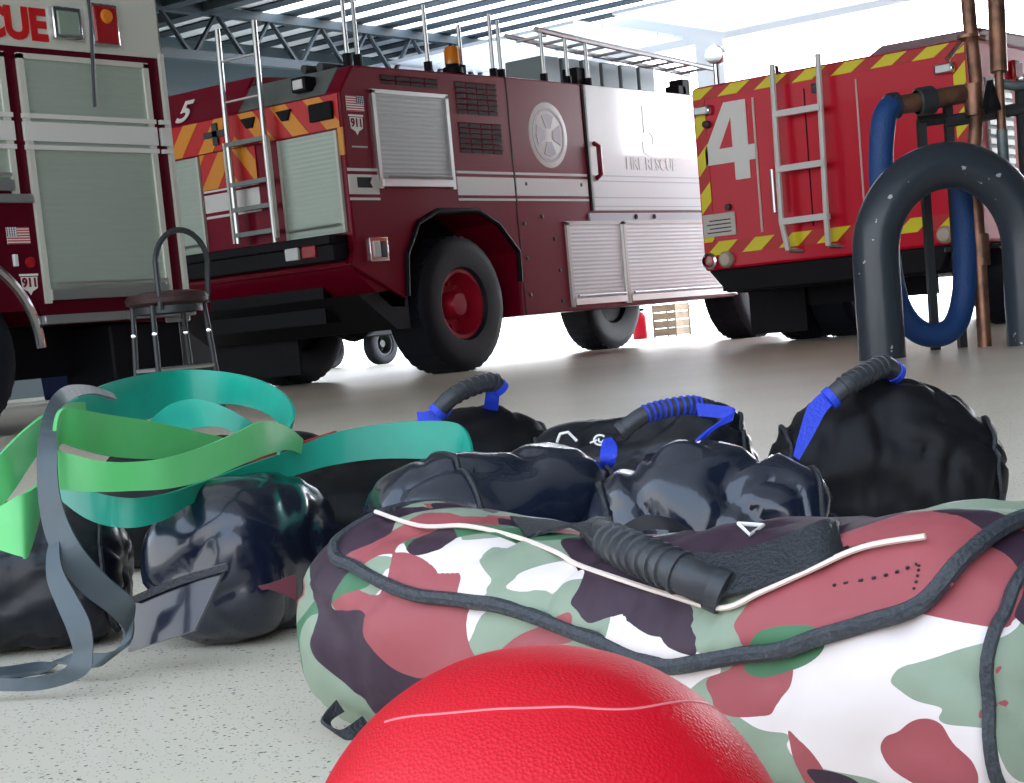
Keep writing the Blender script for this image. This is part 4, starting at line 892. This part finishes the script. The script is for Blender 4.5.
part(lg, 'swirl_mark', LETW, t6)
part(MB().tube([P(557, 442, 2.445), P(560, 434, 2.44), P(568, 432, 2.435), P(577, 441, 2.435)], 0.0022, 6), 'arch_mark', LETW, t6)
b5 = Bag(0.225, 1.985, 1, 0.0, 0.30, 0.105, 0.114, p=3.6, q=2.2, amp=0.018, sc=5.5, crease=0.016, seed=23, zc=0.93, pulls=[(P(700, 430, 1.97), (0, 0, 0.015), 0.07)])
t5 = black_bag('crumpled shiny navy black sandbag in the middle behind the camouflage bag', b5, VINYLG, (0.10, 0.90))
part(strip([(598, 544, 596, 556, 1.86), (640, 516, 646, 530, 1.87), (672, 518, 700, 536, 1.87)], 0.004), 'end_flap', VINYL, t5)
b7 = Bag(0.530, 2.44, 1, -0.05, 0.335, 0.125, 0.115, p=3.0, q=2.0, amp=0.012, sc=6.5, crease=0.010, seed=29, pulls=[(P(880, 400, 2.4), (0, 0, 0.05), 0.14), (P(800, 440, 2.4), (0, 0, -0.01), 0.06)])
t7 = black_bag('big humped black sandbag at right with blue-strapped grip on top', b7, VINYLM, (0.10, 0.92))
grip(t7, [P(831, 398, 2.34), P(848, 384, 2.34), P(868, 373, 2.36), P(884, 366, 2.38), P(894, 372, 2.4)], 0.0140, GRIP, 8, None, .2, .7, BLUEW)
part(strip([(822, 392, 840, 398, 2.335), (808, 406, 826, 412, 2.33), (800, 430, 814, 434, 2.325), (793, 456, 799, 460, 2.32)], 0.004), 'blue_strap', BLUEW, t7)
part(strip([(884, 372, 896, 370, 2.39), (882, 380, 895, 380, 2.4), (884, 388, 894, 390, 2.41)], 0.004), 'blue_strap', BLUEW, t7)

# latex bands heaped on the bags at the left
BG = 'latex resistance bands heaped on the sandbags'
def band_thing(label, pairs, mat, th=0.0045, name='resistance_band', n=8):
    mb = strip(pairs, th, n); c_ = sum(mb.v, Vector())/len(mb.v)
    return tag(mb.build(name, mat, None, off=(c_.x, c_.y, min(v.z for v in mb.v)), angle=50), label, 'exercise band', BG)
band_thing('wide teal resistance band looped on top with its tail stretching right', [
 (474, 470, 464, 496, 2.46), (470, 440, 462, 474, 2.49), (458, 424, 456, 460, 2.51), (430, 421, 430, 459, 2.52), (380, 424, 378, 459, 2.52), (330, 434, 328, 466, 2.50), (290, 450, 288, 477, 2.46), (250, 464, 248, 486, 2.40), (215, 477, 213, 492, 2.34),
 (190, 486, 188, 505, 2.26), (165, 494, 160, 521, 2.20), (130, 498, 128, 528, 2.17), (95, 492, 95, 522, 2.18), (70, 478, 68, 505, 2.22), (52, 455, 50, 485, 2.28), (50, 430, 48, 462, 2.35), (62, 408, 62, 442, 2.42),
 (98, 387, 102, 430, 2.52), (140, 375, 146, 420, 2.62), (182, 370, 186, 408, 2.70), (225, 372, 230, 404, 2.70), (262, 381, 262, 411, 2.62), (286, 396, 281, 424, 2.52), (294, 414, 288, 438, 2.44), (284, 432, 278, 455, 2.40)], TEAL)
band_thing('short teal resistance band arched inside the looped band', [(140, 432, 146, 446, 2.52), (156, 416, 160, 440, 2.50), (172, 404, 176, 432, 2.48), (194, 399, 198, 428, 2.45), (217, 404, 218, 427, 2.44), (240, 415, 238, 434, 2.44), (258, 428, 252, 444, 2.45)], TEAL)
band_thing('light green resistance band doubled across the front of the heap', [
 (222, 437, 220, 448, 2.42), (190, 430, 186, 456, 2.36), (150, 421, 148, 459, 2.29), (110, 415, 108, 456, 2.22), (82, 410, 80, 449, 2.16), (62, 409, 60, 444, 2.13), (55, 425, 54, 462, 2.11), (57, 448, 56, 486, 2.10),
 (75, 455, 74, 491, 2.10), (100, 461, 99, 492, 2.11), (130, 462, 130, 491, 2.13), (165, 458, 165, 489, 2.16), (200, 448, 202, 481, 2.21), (235, 433, 238, 466, 2.27), (262, 421, 266, 455, 2.33), (285, 426, 286, 450, 2.40), (302, 439, 300, 454, 2.45)], LIME)
band_thing('light green resistance band end hanging down at the left edge', [
 (84, 402, 86, 420, 2.42), (62, 404, 64, 428, 2.36), (42, 416, 42, 448, 2.28), (22, 432, 26, 470, 2.22), (4, 450, 12, 492, 2.17), (-18, 475, -8, 520, 2.14), (-24, 505, -26, 548, 2.10), (-4, 508, -4, 549, 2.08), (16, 497, 20, 556, 2.07), (30, 490, 27, 556, 2.08), (46, 478, 38, 520, 2.12)], LIME)
band_thing('narrow charcoal resistance band draped over the heap down to the floor', [
 (112, 394, 116, 400, 2.5), (88, 386, 92, 394, 2.42), (62, 388, 71, 400, 2.30), (46, 408, 58, 414, 2.18), (38, 445, 57, 445, 2.08), (38, 490, 59, 488, 2.06), (44, 530, 68, 521, 2.06), (58, 562, 84, 550, 2.06), (82, 592, 108, 577, 2.08), (110, 614, 132, 598, 2.10),
 (124, 634, 134, 612, 2.13), (112, 655, 131, 640, 2.13), (92, 668, 110, 652, 2.12), (62, 663, 72, 655, 2.14), (40, 663, 44, 671, None), (5, 668, 5, 677, None), (-25, 670, -25, 680, None)], GREYB)
band_thing('second charcoal resistance band strand curling on the floor at lower left', [
 (52, 536, 62, 530, 2.07), (47, 558, 60, 552, 2.05), (48, 582, 64, 572, 2.04), (58, 608, 76, 594, 2.03), (68, 632, 90, 622, 2.02), (73, 654, 93, 652, 2.02), (62, 670, 86, 674, 2.02), (36, 677, 46, 689, 2.04), (4, 678, 4, 691, 2.05), (-25, 674, -25, 688, 2.06)], GREYB)
band_thing('thin red resistance band peeping out below the light green one', [(190, 478, 190, 484, 2.40), (224, 461, 224, 467, 2.40), (250, 456, 250, 462, 2.42), (285, 447, 283, 453, 2.46), (336, 431, 334, 437, 2.54)], REDB)


# ------------------------------------------------------------------ light
w = bpy.data.worlds.new('world'); S.world = w; w.use_nodes = True
nt = w.node_tree; bg = nt.nodes['Background']
tc = nt.nodes.new('ShaderNodeTexCoord'); sx_ = nt.nodes.new('ShaderNodeSeparateXYZ'); nt.links.new(tc.outputs['Generated'], sx_.inputs[0])
rp = nt.nodes.new('ShaderNodeValToRGB'); nt.links.new(sx_.outputs['Z'], rp.inputs['Fac'])
rp.color_ramp.elements[0].position = 0.0; rp.color_ramp.elements[0].color = (1.0, 1.0, 1.0, 1)
rp.color_ramp.elements[1].position = 0.6; rp.color_ramp.elements[1].color = (0.62, 0.78, 1.0, 1)
nt.links.new(rp.outputs['Color'], bg.inputs['Color'])
vd = nt.nodes.new('ShaderNodeVectorMath'); vd.operation = 'DOT_PRODUCT'; nt.links.new(tc.outputs['Generated'], vd.inputs[0]); vd.inputs[1].default_value = (0.93, -0.32, 0.18)
ms = nt.nodes.new('ShaderNodeMapRange'); nt.links.new(vd.outputs['Value'], ms.inputs[0]); ms.inputs[1].default_value = 0.1; ms.inputs[2].default_value = 1.0; ms.inputs[3].default_value = 2.5; ms.inputs[4].default_value = 13.0
nt.links.new(ms.outputs[0], bg.inputs['Strength'])
S.view_settings.view_transform = 'Standard'; S.view_settings.look = 'None'; S.view_settings.gamma = 1.0; S.view_settings.use_curve_mapping = False
S.view_settings.exposure = 0.22
S.cycles.use_denoising = True
S.cycles.max_bounces = 8
